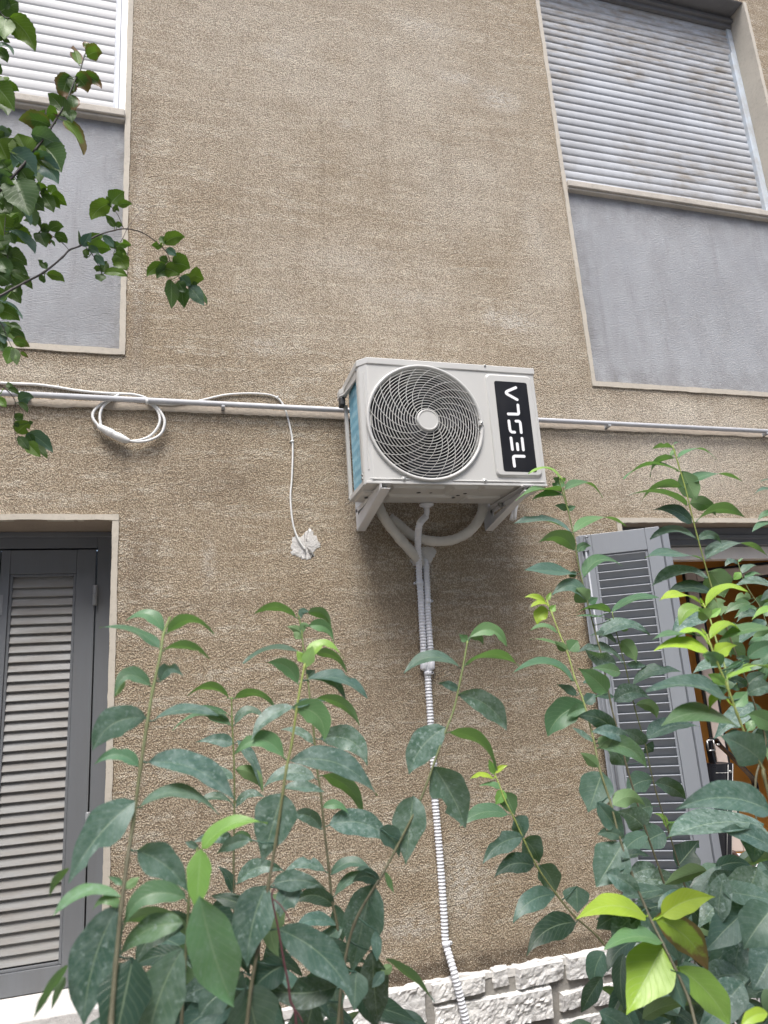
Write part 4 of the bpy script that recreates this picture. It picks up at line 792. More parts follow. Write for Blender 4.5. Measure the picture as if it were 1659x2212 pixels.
def shoot(parent, stems, leaves, kind='leaf', tree=False, r0=.0021, r1=.0042, grow=True, jitter=.28):
    """stems: list of (cell, [(x,y)...], Ytop, Ybottom, topcolour, bottomcolour, grow) ; leaves: list of (cell, [(bx,by,tx,ty,w,bend,kind)...]) ; one stem mesh and one foliage mesh"""
    fol=Foliage(); st=Foliage(); poly=[]
    for cellpts,Yt,Yb,ct,cb,gr,ra,rb in stems:
        P2=[c(*p) for c,pp in cellpts for p in pp]; n=len(P2); P3=[]
        for i,p in enumerate(P2):
            f=i/(n-1); Y=Yt+(Yb-Yt)*f; P3.append(at(*p,Y)); poly.append((np.array(p),Y))
        for i in range(n-1):
            for k in range(1,6): f=k/6; poly.append((np.array(P2[i])*(1-f)+np.array(P2[i+1])*f, Yt+(Yb-Yt)*((i+f)/(n-1))))
        if gr: 
            l=P3[-1]; g_=GROUND_AT.get(parent.name, V(l.x,l.y,0)); l2=l+(l-P3[-2]).normalized()*.12; P3+= [l2, V((l2.x+g_.x)/2,(l2.y+g_.y)/2,l2.z*.5), V(g_.x+RNG.uniform(-.03,.03),g_.y+RNG.uniform(-.03,.03),-.01)]
        S=spline(P3,6); m=len(S); rad=[.72*(ra+(rb*.9-ra)*(i/(m-1))**1.1) for i in range(m)]
        # swollen nodes
        rad=[r*(1.28 if i%6==0 else 1) for i,r in enumerate(rad)]
        b0=len(st.mb.v); st.mb.tube(S,rad,8)
        k=len(st.mb.v)-b0
        for i in range(k):
            f=min(1,(i//8)/max(1,m-1)*1.9); st.col.append(tuple(a*(1-f)+b*f for a,b in zip(ct,cb))+(1,)); st.dust.append(0.); st.brown.append(0.); st.uv.append((.3,.5))
    pts=np.array([p for p,_ in poly]); ys=[y for _,y in poly]
    for cell,ll in leaves:
        for L in ll:
            bx,by,tx,ty,w,bend,kd=L[:7]; opt=L[7] if len(L)>7 else {}
            b=cell(bx,by); t=cell(tx,ty); sc=cell(1,0)[0]-cell(0,0)[0]
            under='u' in kd and kd!='u'; kd=kd.replace('u','').strip()
            d=np.linalg.norm(pts-np.array(b),axis=1); i=int(np.argmin(d)); Yb=opt.get('Y',ys[i]); px=math.hypot(t[0]-b[0],t[1]-b[1]); dist=Yb+DIST
            Yt=Yb+opt.get('dY',RNG.uniform(-jitter,jitter)*px*dist/FPX)
            fol.leaf(b,t,w*sc*(1.22 if tree else 1.),bend*sc,kd,Yb,Yt,under,wide=.40 if not tree else .6,serr=tree,brown=opt.get('br',0.),dust=opt.get('du'))
            if d[i]<75 and 'Y' not in opt or (opt.get('pet')):
                a=at(*poly[i][0],ys[i]); q=at(*b,Yb); mid=(a+q)/2+V(0,0,-.002); c=KC[kd]; fol.twig([a,mid,q,q+(at(*t,Yt)-q)*.06],[.0013,.0011,.0010,.0006],tuple(x*1.25 for x in c),5)
    so=st.build('stem' if not tree else 'branch',M['stem'],parent); fo=fol.build('foliage',M['tleaf' if tree else 'leaf'],parent)
    return so,fo
GROUND_AT={}
GREEN=(.16,.22,.06); OLIVE=(.13,.13,.06); WOOD=(.10,.095,.055); YG=(.28,.36,.07)
a02,a12,a22,a32=C(0,2),C(1,2),C(2,2),C(3,2); a03,a13=C(0,3),C(1,3); b23,b33,b31=C(2,3,SB),C(3,3,SB),C(3,1.5,SB)
def shrub(lab,gx,gy):
    s=thing('shrub',lab,'shrub',(gx,gy,0),'broad-leaved shrubs in front of the wall'); GROUND_AT[s.name]=V(gx,gy,0); return s
# ---- left front shrub
s1=shrub('large-leaved shrub reaching furthest left, in front of the grey louvred door',-.30,-2.02)
shoot(s1,[([(a02,[(1468,912),(1412,1060),(1385,1240),(1320,1540),(1270,1840),(1215,2205)]),(a03,[(1150,480),(1100,800),(1050,1190),(1000,1700),(960,2180)])],-1.80,-1.98,GREEN,WOOD,True,.0024,.0046)],
 [(a02,[(1412,1030,1085,940,105,105,'g'),(1375,1170,860,1000,80,70,'m'),(1440,1045,1850,1055,70,115,'g u'),(1400,1200,1815,1275,60,70,'m u'),(1300,1500,985,1610,120,150,'m'),(1060,1420,990,1600,80,-10,'g u',{'Y':-1.83}),(1385,1465,1585,1420,120,95,'d'),(1265,1780,800,2060,270,105,'d',{'du':.5}),(1325,1800,1890,1760,80,75,'d'),(1195,2195,812,2185,120,95,'m'),(1290,2160,2044,2510,230,110,'s',{'du':.8})]),
  (a03,[(1165,285,590,1000,320,60,'d',{'du':.55}),(1200,340,1894,410,95,165,'d'),(1185,712,1630,1085,300,60,'d',{'du':.5}),(1040,1110,460,1280,75,125,'g',{'du':.5}),(1060,1015,935,940,60,10,'m'),(1085,1040,1205,940,80,0,'g u'),(1025,1180,725,2230,420,70,'d',{'du':.6}),(1040,1200,800,1230,90,80,'g'),(1595,1120,1065,1400,190,170,'m'),(1585,1340,1020,1640,200,95,'m',{'du':.6}),(600,860,430,1110,70,30,'d u'),(580,1700,290,2160,95,10,'d u'),(1150,1640,960,2520,430,0,'k'),(1575,1560,1250,2560,430,60,'d',{'du':.45}),(1030,1680,1180,2400,300,0,'k',{'Y':-1.7}),(560,1800,440,2100,70,0,'d u',{'Y':-1.9})])])
# bright pair and big front leaf between the two left shrubs belong to a side shoot
shoot(s1,[([(a13,[(50,690),(-10,900),(-30,1200),(-60,1700),(-90,2200)])],-1.74,-1.8,GREEN,WOOD,True,.002,.004)],
 [(a13,[(90,700,655,480,115,105,'y2',{'Y':-1.93}),(75,700,35,1255,215,0,'y2',{'Y':-1.95}),(70,1105,360,2060,450,-30,'g',{'du':.3,'Y':-1.97}),(-60,1130,-250,1060,80,30,'m'),(60,690,-60,640,70,0,'s')])])
# ---- middle left shrub
s2=shrub('shrub with three upright shoots standing right of the large-leaved one',.12,-1.60)
shoot(s2,[([(a12,[(985,1265),(972,1330),(938,1500),(905,1700),(862,2000),(818,2205)]),(a13,[(785,215),(722,650),(660,1020),(570,1560),(510,1900),(470,2250)])],-1.74,-1.84,YG,WOOD,True,.0022,.0044)],
 [(a12,[(990,1270,1310,1265,85,120,'y2'),(985,1340,1040,1160,110,0,'y2 u'),(970,1300,905,1200,75,0,'y2'),(912,1480,650,1300,140,65,'g'),(985,1455,1515,1610,115,95,'d'),(990,1450,1325,1620,95,90,'d'),(862,1690,1145,1975,210,110,'g'),(870,1680,510,1980,120,60,'s'),(890,1690,1150,1635,60,25,'d'),(795,2120,365,2095,155,140,'g'),(850,2150,1600,2450,230,130,'d',{'du':.5})]),
  (a13,[(780,215,600,830,350,0,'d',{'du':.75}),(700,1000,1170,1050,180,55,'d',{'du':.7}),(640,1015,480,1720,340,40,'d',{'du':.6}),(745,1390,1390,1990,340,90,'d',{'du':.4}),(1250,1890,560,1880,270,-60,'k',{'du':.4}),(470,1880,620,2520,430,0,'d'),(720,1020,960,1080,150,20,'s'),(940,1060,760,1300,190,60,'s'),(560,1300,330,1100,120,30,'k'),(800,1700,500,1950,260,30,'k'),(440,1760,260,2100,260,10,'k'),(330,1900,60,2150,260,30,'d'),(780,180,1150,210,90,30,'d',{'du':.7}),(510,620,210,745,120,30,'d',{'du':.6})])])
shoot(s2,[([(a12,[(342,1600),(346,1800),(360,2100)]),(a13,[(365,0),(366,400),(360,800),(362,1160),(370,1600),(380,2200)])],-1.35,-1.40,GREEN,WOOD,True,.002,.004)],
 [(a12,[(318,1610,-40,1590,55,85,'g u'),(365,1610,720,1692,65,85,'g u'),(335,1840,-170,1890,75,110,'m'),(370,1830,640,1790,75,95,'d'),(360,2000,30,1990,105,30,'s'),(392,1975,600,2420,95,45,'s'),(330,1760,10,1700,40,30,'m')]),
  (a13,[(378,10,615,205,130,60,'m u'),(355,90,20,0,90,20,'s'),(350,310,40,310,55,60,'d'),(385,330,640,260,75,70,'s'),(345,620,0,650,120,40,'s'),(390,1000,800,890,140,90,'s'),(345,1080,220,850,90,40,'k'),(360,590,520,640,90,30,'m'),(350,1150,150,1350,130,40,'k'),(370,1160,500,1400,120,20,'k')])])
shoot(s2,[([(a12,[(920,880),(950,1050),(965,1200),(1000,1450),(1020,1620),(1052,1900),(1078,2205)]),(a13,[(1110,200),(1140,500),(1180,850),(1212,1150),(1255,1370),(1280,1700),(1300,2250)])],-1.45,-1.55,GREEN,WOOD,True,.002,.0044)],
 [(a12,[(900,910,535,882,60,75,'g u'),(945,915,1010,860,60,40,'d'),(1000,865,1205,1010,85,60,'m u'),(935,1035,812,990,60,10,'m u'),(935,1040,895,1100,90,0,'m u'),(958,1045,1030,990,60,50,'m u'),(1010,985,1225,1130,100,70,'g'),(940,1215,440,1310,55,75,'d'),(1060,1215,1335,1385,65,60,'m u'),(1000,1425,1062,1365,90,0,'k'),(1075,1612,1450,1850,80,75,'m u'),(1045,2000,765,1880,80,45,'s'),(1110,1960,1515,2190,230,115,'s')]),
  (a13,[(1060,85,590,205,130,100,'s'),(1120,60,1470,395,135,80,'m u'),(1115,530,840,425,140,70,'d',{'du':.5}),(1130,340,1355,395,80,50,'g'),(1185,490,1765,705,240,115,'s'),(1150,890,800,895,100,65,'s'),(1200,920,1540,865,100,75,'d'),(1225,1190,860,1175,160,85,'k',{'du':.1}),(1235,1100,1525,890,70,40,'d'),(1240,1180,1300,1500,150,0,'d'),(1250,1360,890,1380,120,60,'d'),(1300,1380,1100,1560,110,20,'d')])])
# ---- single shoot in the middle with a torn leaf
s3=shrub('single slanting shoot crossing in front of the ribbed drain hose',.34,-1.68)
shoot(s3,[([(a22,[(722,1115),(690,1300),(660,1450),(605,1700),(530,1900),(440,2150)]),(b23,[(180,160),(60,400),(-10,530)]),(a13,[(1600,990),(1400,1350),(1300,1800),(1260,2250)])],-1.60,-1.70,GREEN,WOOD,True,.0021,.0042)],
 [(a22,[(740,1080,1062,1165,115,105,'g'),(718,1115,648,1055,65,0,'g'),(740,1090,855,1145,70,40,'m u'),(660,1345,170,1395,105,115,'d'),(705,1320,1165,1330,70,95,'g u'),(640,1545,460,1480,75,20,'d'),(638,1575,1060,1890,200,75,'d',{'du':.8}),(528,1860,215,2265,265,55,'d',{'du':.9}),(560,1900,975,2235,85,100,'m u')]),
  (b23,[(245,-10,405,300,170,15,'d',{'du':.5}),(145,138,106,482,150,0,'d',{'du':.7}),(-20,300,75,447,95,25,'d'),(0,510,50,620,30,0,'g')]),
  (a13,[(1555,1000,1375,1775,320,0,'d',{'du':.8}),(1620,1000,1385,985,130,60,'k'),(1610,960,1400,880,50,40,'d'),(1560,1580,1610,2220,250,10,'k',{'du':.5}),(1590,1400,1600,1670,90,0,'d'),(1230,1900,1260,2120,140,0,'d'),(1060,1980,930,2500,260,0,'k'),(1420,1760,1400,2100,200,0,'d')]),
  (b23,[(10,945,250,1160,50,12,'d u'),(40,980,-20,1020,50,0,'m u'),(1,1010,-60,1090,50,0,'d')])])
# ---- right shrub
s4=shrub('tall shrub with dusty leaves in front of the open grey shutter',1.12,-1.42)
shoot(s4,[([(a22,[(1408,765),(1452,880),(1520,1060),(1590,1230),(1650,1440)]),(a32,[(60,1620),(110,1800),(160,2000),(200,2205)]),(b33,[(170,170),(215,340),(275,520),(340,680),(380,770),(430,870),(490,990),(560,1150),(600,1300)])],-1.40,-1.78,YG,WOOD,True,.0021,.0044)],
 [(a22,[(1395,782,1212,738,55,25,'y'),(1405,765,1445,690,40,0,'y2'),(1420,850,1325,975,120,30,'y'),(1440,832,1265,825,45,45,'y'),(1440,860,1482,800,60,0,'y2'),(1492,1040,1260,1030,50,50,'g'),(1570,1180,1260,1100,50,25,'g'),(1580,1200,1470,1110,70,0,'m u'),(1600,1200,1675,1110,130,0,'g'),(1640,1460,1115,1390,115,115,'m'),(1660,1585,1490,1490,70,15,'d'),(1740,1660,1415,1940,240,65,'m')]),
  (a32,[(270,1560,15,1350,165,20,'g'),(385,1390,120,1350,95,15,'m'),(80,1655,165,1570,110,0,'d'),(90,1690,-80,1760,110,10,'m'),(345,1920,15,1765,155,60,'k'),(440,1960,130,1900,130,30,'s'),(200,2035,612,2215,165,95,'m'),(205,2030,330,1960,110,20,'m u'),(190,2205,35,2080,90,10,'m u'),(150,1980,-60,1850,60,0,'s')]),
  (b33,[(130,20,60,220,160,0,'d'),(185,185,345,190,90,45,'m u'),(105,170,240,345,90,0,'d'),(235,370,100,590,170,0,'d',{'du':.5}),(225,455,372,440,45,20,'k'),(150,520,330,650,100,20,'s'),(235,350,105,330,70,20,'d'),(345,735,0,750,115,60,'y'),(425,735,690,640,130,30,'y'),(390,745,655,1010,150,45,'y',{'br':1.}),(432,880,250,1225,200,0,'y'),(430,865,140,900,75,45,'g'),(500,985,762,1280,145,30,'y2'),(470,1000,540,1200,110,0,'d'),(320,730,100,800,130,30,'k'),(300,720,180,860,140,10,'s')])])
shoot(s4,[([(C(2,1.5),[(1500,775),(1545,950),(1592,1100)]),(a22,[(1640,215)]),(a32,[(15,420),(55,600),(100,780),(150,980),(190,1130),(225,1260),(300,1650),(330,1780),(390,1990),(440,2205)]),(b33,[(340,290),(420,520),(470,700),(500,1000)])],-1.10,-1.25,GREEN,WOOD,True,.0021,.0046)],
 [(a22,[(1605,165,1120,102,85,60,'d'),(1640,170,2095,125,85,100,'g'),(1645,330,1335,265,120,85,'m u'),(1665,545,1210,502,115,15,'d'),(1768,770,1445,725,120,115,'d')]),
  (a32,[(15,345,130,295,75,30,'m'),(70,560,412,478,95,110,'m'),(110,778,0,660,140,0,'m u'),(105,785,190,740,65,0,'m'),(5,520,-60,560,60,0,'d'),(300,865,0,880,45,50,'g u'),(300,935,0,900,40,20,'m'),(345,1310,75,1185,130,-20,'s'),(60,1480,280,1500,60,20,'d')]),
  (b33,[(340,300,195,215,110,20,'d'),(360,330,230,430,90,20,'d'),(400,500,250,560,90,20,'s')])])
g4=lambda x,y:((1536+x/1.08)/1.8517,(1024+y/1.08)/1.8517)
class _: pass
shoot(s4,[([(g4,[(763,950),(785,1050),(800,1106)])],-1.10,-1.10,YG,GREEN,False,.0019,.0021)],
 [(g4,[(765,962,622,942,28,35,'y2'),(765,962,730,1012,55,0,'g'),(770,958,782,975,18,0,'y2'),(780,1008,945,1045,33,45,'g'),(768,1018,568,1056,28,25,'g'),(778,1035,638,1056,36,18,'g'),(795,1095,735,1078,28,5,'m'),(790,1095,830,1080,26,0,'m')])])
shoot(s4,[([(b23,[(545,20),(570,80),(600,160),(650,260),(700,370),(760,490),(850,620),(940,730),(1070,850),(1160,1000),(1200,1290)])],-1.28,-1.42,YG,OLIVE,True,.002,.004)],
 [(b23,[(540,50,425,55,32,18,'y'),(550,25,615,-12,28,8,'y'),(545,30,520,-45,32,0,'y2'),(580,100,472,90,28,15,'g'),(595,112,550,185,55,0,'y2'),(600,120,650,235,85,0,'m'),(615,230,375,290,75,40,'m'),(645,245,692,345,85,10,'d'),(690,342,490,475,95,35,'d'),(690,352,770,475,110,15,'d'),(745,485,545,545,105,40,'k'),(772,482,850,622,110,15,'d'),(850,625,640,768,105,40,'d'),(955,585,960,720,110,0,'d'),(952,765,705,935,125,50,'k')])])
# ---- tall back shrub
s5=shrub('tallest shrub, its tip reaching above the open window',1.62,-1.05)
shoot(s5,[([(b31,[(478,305),(505,390),(540,510),(565,610),(600,750),(650,930),(690,1060),(745,1215)]),(a32,[(1290,960),(1350,1140),(1480,1480),(1570,1750),(1640,2000)]),(C(4,3,SB),[(-60,50),(-60,300),(-90,700),(-120,1290)])],-1.20,-1.30,YG,WOOD,True,.0022,.005)],
 [(b31,[(476,315,378,322,20,14,'g u'),(485,300,518,290,8,6,'g'),(492,322,465,362,22,0,'g u'),(508,362,695,372,28,45,'g'),(485,366,368,462,38,38,'g u'),(508,432,236,470,32,48,'g'),(525,432,597,575,85,0,'m u'),(560,490,828,485,45,42,'m'),(525,512,325,582,32,45,'m u'),(550,602,263,550,32,35,'d'),(565,590,695,655,65,25,'m u'),(595,685,836,660,45,52,'m u'),(575,690,380,625,65,30,'k'),(602,772,366,770,50,50,'d'),(612,772,722,792,45,32,'d'),(630,872,343,860,58,28,'d'),(650,865,948,852,45,70,'s'),(650,962,374,1006,65,55,'s'),(662,930,735,1060,115,10,'m u'),(682,1042,448,1047,70,35,'k'),(690,1060,720,1150,80,0,'m u')]),
  (a32,[(1155,890,825,1065,160,50,'s'),(1300,960,1340,1260,150,0,'m u'),(1340,1140,1465,1240,110,0,'m u'),(1400,1320,1010,1395,120,55,'s'),(1470,1510,1300,1450,90,20,'k'),(1480,1500,1640,1400,120,20,'d'),(1570,1700,1480,1900,140,0,'d'),(1600,1850,1690,2050,150,0,'d'),(1520,1650,1190,1960,170,10,'s')])])
shoot(s5,[([(a32,[(312,862),(345,1020),(375,1140),(430,1350),(510,1700),(600,2010),(640,2205)]),(b33,[(400,130),(455,300),(540,590),(580,800),(600,1290)])],-.90,-1.0,GREEN,WOOD,True,.002,.0042)],
 [(a32,[(310,865,722,740,65,55,'m'),(195,1085,640,1065,115,110,'s'),(385,1000,455,1020,50,0,'m u'),(350,1135,120,1070,65,45,'d'),(392,1110,525,1310,115,20,'m u'),(405,1310,0,1220,95,85,'s'),(440,1315,612,1330,65,0,'d'),(490,1495,912,1382,100,75,'d'),(330,1640,640,1612,155,70,'s'),(330,1600,160,1590,60,10,'d'),(520,1665,697,1785,100,60,'m u'),(610,1965,1065,1855,150,60,'d',{'du':.6}),(600,2010,380,1890,110,30,'d'),(600,2015,670,2070,110,0,'k'),(420,2190,250,2010,160,20,'d')]),
  (b33,[(390,75,545,155,80,20,'d'),(380,60,255,120,110,20,'d'),(380,190,265,260,110,20,'d'),(440,320,310,400,130,10,'d'),(500,490,610,360,130,0,'k'),(290,560,575,640,110,40,'s'),(455,320,520,260,60,0,'g'),(445,290,385,225,25,20,'y2'),(520,260,575,262,25,10,'y2'),(560,600,690,480,40,25,'d'),(600,600,700,560,40,35,'d'),(600,640,520,520,40,0,'d')])])
shoot(s5,[([(a32,[(1400,435),(1440,570),(1510,700),(1590,820),(1645,960)]),(C(4,2),[(60,1200),(120,1600),(200,2300)])],-.62,-.75,GREEN,WOOD,True,.0016,.0035)],
 [(a32,[(1400,450,1288,470,50,40,'d'),(1392,435,1310,420,16,0,'g'),(1400,430,1442,395,20,0,'g'),(1420,520,1360,585,65,0,'y2'),(1440,530,1572,470,60,40,'d'),(1460,585,1605,540,50,30,'m'),(1510,790,1280,885,90,35,'m'),(1560,830,1368,920,80,20,'m'),(1575,870,1390,950,90,30,'d'),(1560,740,1668,790,90,0,'m'),(1510,750,1370,775,90,30,'m u'),(1630,900,1700,760,90,0,'m'),(1640,940,1480,1100,110,20,'d'),(1660,1000,1760,950,90,0,'m')])])
# far right shoot, mostly outside the frame
shoot(s5,[([(C(4,1.5,SB),[(20,400),(30,600),(40,760),(60,1269)]),(C(4,2),[(100,1200),(140,2000)])],-1.25,-1.3,GREEN,WOOD,True,.002,.004)],
 [(b31,[(980,475,912,486,14,6,'d'),(985,530,884,546,28,14,'d'),(985,640,903,676,35,14,'m'),(990,692,872,735,34,20,'m'),(1000,600,1040,640,40,0,'m')]),(a32,[(1760,650,1590,770,70,0,'d',{'Y':-1.2}),(1750,660,1370,640,110,45,'s',{'Y':-1.35}),(1790,860,1520,930,60,45,'y2',{'Y':-1.7})])])
# ---- bright young shrub, close
s6=shrub('young yellow-green shrub at the right edge, its leaves larger than those behind',.78,-1.92)
shoot(s6,[([(a32,[(1098,790),(1160,930),(1215,1120),(1290,1350),(1330,1620)])],-1.60,-1.72,YG,GREEN,False,.0019,.003)],
 [(a32,[(1092,808,718,766,55,80,'y'),(1122,812,1492,692,55,95,'y'),(1105,800,1070,740,18,0,'y'),(1150,912,893,985,100,115,'y2'),(1155,920,1060,830,110,0,'y2 u'),(1152,912,1255,830,65,0,'y2')])])
shoot(s6,[([(a32,[(1130,1060),(1162,1150),(1220,1300),(1310,1520),(1390,1740),(1470,1940),(1540,2080),(1620,2230)]),(b33,[(930,30),(980,250)]),(C(4,3,SB),[(60,600),(70,1290)])],-1.84,-1.92,YG,OLIVE,True,.0023,.0046)],
 [(a32,[(1140,1135,850,1092,60,85,'y'),(1160,1090,1460,1072,65,110,'y'),(1130,1070,1080,1000,18,0,'y'),(1155,1225,672,1200,125,80,'y'),(1205,1235,1392,1152,120,25,'y'),(1220,1275,1090,1235,95,0,'g'),(1250,1330,1100,1240,120,30,'g'),(1310,1440,1740,1385,75,95,'y2'),(1285,1495,1140,1400,80,10,'y2'),(1370,1680,1480,1550,125,0,'g'),(1340,1660,1152,1712,60,95,'y'),(1300,1600,602,1548,185,80,'d',{'du':.35}),(1400,1860,735,1850,190,120,'m',{'du':.15}),(1440,1930,1270,1960,100,20,'d'),(1485,1890,1530,1795,75,0,'g'),(1490,1745,1760,1890,150,20,'g'),(1610,2160,1250,1940,270,30,'d'),(1470,1580,1770,1500,135,30,'d'),(1700,1005,1245,1100,105,35,'g'),(1000,1055,652,1108,55,35,'m'),(1480,1262,1760,1140,140,30,'m'),(1440,1300,1280,1420,80,10,'m'),(1500,1290,1380,1260,60,10,'d')]),
  (b33,[(965,215,492,208,170,65,'d',{'du':.4}),(930,285,450,350,135,45,'s',{'Y':-1.5}),(690,500,865,480,85,20,'k',{'Y':-1.4}),(850,560,600,800,190,20,'s',{'Y':-1.5}),(900,490,800,790,190,0,'s',{'Y':-1.6}),(850,770,690,850,100,20,'d',{'Y':-1.4}),(980,690,830,900,190,10,'d',{'Y':-1.8}),(830,880,650,1010,140,20,'d',{'Y':-1.6}),(950,1215,815,1285,70,20,'y',{'Y':-1.95}),(900,270,880,470,110,0,'s',{'Y':-1.5}),(1000,880,880,1100,170,0,'d',{'Y':-1.7}),(700,1180,880,1040,170,30,'k',{'Y':-1.5}),(660,1000,760,920,110,10,'k',{'Y':-1.3})])])
# ---- leaves of the shrubs' lower, denser parts
def thicket(parent,poly,n,Y0,Y1,lo,hi,kinds,gx,seed,tree=False):
    r=random.Random(seed); fol=Foliage(); xs_=[p[0] for p in poly]; ys_=[p[1] for p in poly]; k=0
    def inside(x,y):
        c=False; j=len(poly)-1
        for i in range(len(poly)):
            if (poly[i][1]>y)!=(poly[j][1]>y) and x<(poly[j][0]-poly[i][0])*(y-poly[i][1])/(poly[j][1]-poly[i][1])+poly[i][0]: c=not c
            j=i
        return c
    while k<n:
        x=r.uniform(min(xs_),max(xs_)); y=r.uniform(min(ys_),max(ys_))
        if not inside(x,y): continue
        Y=r.uniform(Y0,Y1); d=Y+DIST; L=r.uniform(lo,hi)*FPX/d; an=r.uniform(.1,math.pi-.1) if r.random()<.8 else r.uniform(-.5,math.pi+.5); tx=x+L*math.cos(an); ty=y+L*math.sin(an)
        fol.leaf((x,y),(tx,ty),L*(r.uniform(.45,.75) if tree else r.uniform(.25,.44)),L*r.uniform(0,.2),(r.choice(['t','t','tl']) if tree else r.choice(kinds)),Y,Y+r.uniform(-.03,.03),r.random()<(.45 if tree else .2),serr=tree,wide=.6 if tree else .4)
        k+=1
    o=fol.build('foliage',M['tleaf'] if tree else M['leaf'],parent)
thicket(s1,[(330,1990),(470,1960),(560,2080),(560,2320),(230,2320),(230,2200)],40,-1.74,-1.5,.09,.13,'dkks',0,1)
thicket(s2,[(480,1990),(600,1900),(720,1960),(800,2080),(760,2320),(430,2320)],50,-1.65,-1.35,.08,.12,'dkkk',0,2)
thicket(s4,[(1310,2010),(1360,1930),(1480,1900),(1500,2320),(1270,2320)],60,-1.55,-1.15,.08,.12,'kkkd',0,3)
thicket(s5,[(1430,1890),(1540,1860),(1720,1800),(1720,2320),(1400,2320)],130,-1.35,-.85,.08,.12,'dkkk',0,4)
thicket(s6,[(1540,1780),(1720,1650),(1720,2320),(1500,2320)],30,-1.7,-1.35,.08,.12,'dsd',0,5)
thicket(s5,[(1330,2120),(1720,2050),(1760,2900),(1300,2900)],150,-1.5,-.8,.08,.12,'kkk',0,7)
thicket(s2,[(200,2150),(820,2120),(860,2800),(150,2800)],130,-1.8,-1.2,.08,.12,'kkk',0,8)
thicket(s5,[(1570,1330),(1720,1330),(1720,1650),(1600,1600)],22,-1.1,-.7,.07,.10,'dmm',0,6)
# thin reddish twig
tw=Foliage(); P=[a13(*p) for p in ((715,1040),(690,1085),(700,1170),(745,1390),(790,1650),(830,1850),(850,2010),(885,2090),(905,2250))]; tw.twig(spline([at(*p,-1.86) for p in P],5),[.0011+.0006*i/40 for i in range(41)],(.10,.035,.04)); P=[a13(*p) for p in ((700,1130),(760,1180),(810,1250),(845,1320))]; tw.twig(spline([at(*p,-1.86) for p in P],5),.0008,(.16,.06,.07)); P=[a13(*p) for p in ((885,2085),(920,2130),(960,2200))]; tw.twig(spline([at(*p,-1.86) for p in P],5),.0011,(.10,.035,.04)); tw.build('dry_twig',M['stem'],s2)

# ------------------------------------------------------------------ tree at the left, its trunk outside the picture
t00,t01=C(0,0),C(0,1)
tr=thing('tree','leafy tree whose branches hang into view from the upper left','tree',(-1.35,-1.15,0))
BK=(.040,.034,.028); GS=(.035,.055,.035); RD=(.075,.05,.04)
b=MB(); b.tube(spline([(-1.35,-1.15,-.02),(-1.33,-1.15,.6),(-1.36,-1.13,1.3),(-1.30,-1.16,2.1),(-1.34,-1.18,2.9),(-1.28,-1.15,3.8)],6),[.085-.06*i/30 for i in range(31)],14)
for p0,p1,p2 in (((-1.31,-1.16,1.9),(-1.0,-1.2,2.2),at(-200,760,-1.22)),((-1.33,-1.18,2.5),(-1.0,-1.2,2.7),at(-200,470,-1.25)),((-1.30,-1.16,2.1),(-1.0,-1.15,2.25),at(-120,790,-1.15)),((-1.31,-1.17,3.2),(-1.05,-1.2,3.2),at(-140,120,-1.25))):
    b.tube(spline([p0,p1,p2],6),[.026,.024,.022,.020,.018,.016,.014,.013,.012,.011,.010,.009,.008],9)
M['bark']=paint('tree_bark',(.065,.052,.04),.85,.3,14,None,.8,60,stretch=(1,1,.3)); b.build('trunk',M['bark'],tr)
TB={'br':1.}
def T(st,lv,**k): return shoot(tr,st,lv,tree=True,jitter=.3,**k)
T([([(t00,[(750,440),(730,480),(690,620),(650,690),(570,880),(480,1040),(400,1170),(300,1300),(180,1450),(0,1640),(-200,1820),(-800,1900)])],-1.25,-1.25,GS,BK,False,.0016,.0065)],
 [(t00,[(755,430,728,352,55,5,'tl',TB),(750,490,885,465,100,25,'tl',TB),(680,555,630,392,85,5,'tl',TB),(720,650,880,768,75,25,'t',TB),(600,650,535,862,165,10,'t',TB),(650,660,755,800,130,20,'t',TB),(560,650,640,790,60,10,'t'),(620,820,640,970,115,0,'t',TB),(575,1010,412,805,120,15,'t'),(500,1000,405,1000,110,10,'tl'),(480,930,490,1010,50,0,'t',TB),(600,950,625,1062,90,0,'t'),(435,1090,160,1035,115,25,'t',TB),(420,1060,310,985,90,10,'tl'),(555,1040,725,1338,100,25,'tl',{'br':.8}),(270,1160,552,1290,120,20,'d',{'du':.15}),(240,1340,150,1155,185,0,'tl'),(225,1340,250,1180,150,0,'tl'),(280,1340,505,1590,150,30,'d',{'du':.1}),(270,1350,420,1520,130,10,'tl'),(390,1270,530,1490,190,20,'t'),(340,1260,390,1340,70,0,'tl'),(90,1320,315,1525,165,30,'d',{'du':.1}),(-20,1200,70,1390,210,0,'tl'),(-30,1560,110,1510,120,0,'d',{'du':.1}),(180,1470,260,1620,130,10,'t'),(140,1550,255,1870,250,0,'t'),(10,1640,160,1640,160,0,'t'),(-30,1600,90,1480,150,0,'t'),(60,1450,10,1380,100,0,'t'),(210,1650,280,1800,130,0,'t'),(70,1190,20,1130,110,0,'t'),(-20,1110,100,1165,60,0,'d'),(-20,1180,40,1140,60,0,'t')])])
T([([(t00,[(-20,0),(0,100),(40,150),(80,160)]),],-1.3,-1.3,GS,BK,False,.0016,.003)],
 [(t00,[(85,150,300,445,150,35,'tl'),(30,140,40,340,150,0,'tl'),(-20,120,160,20,150,10,'t'),(-20,60,40,-80,160,0,'t'),(20,330,90,370,30,0,'t'),(-20,390,115,480,40,40,'d'),(-20,420,66,540,75,10,'t'),(-30,330,30,290,60,0,'t'),(20,660,60,745,75,0,'tl'),(10,750,165,790,65,25,'tl'),(-60,730,125,962,140,20,'tl'),(-10,650,0,740,60,0,'t')])])
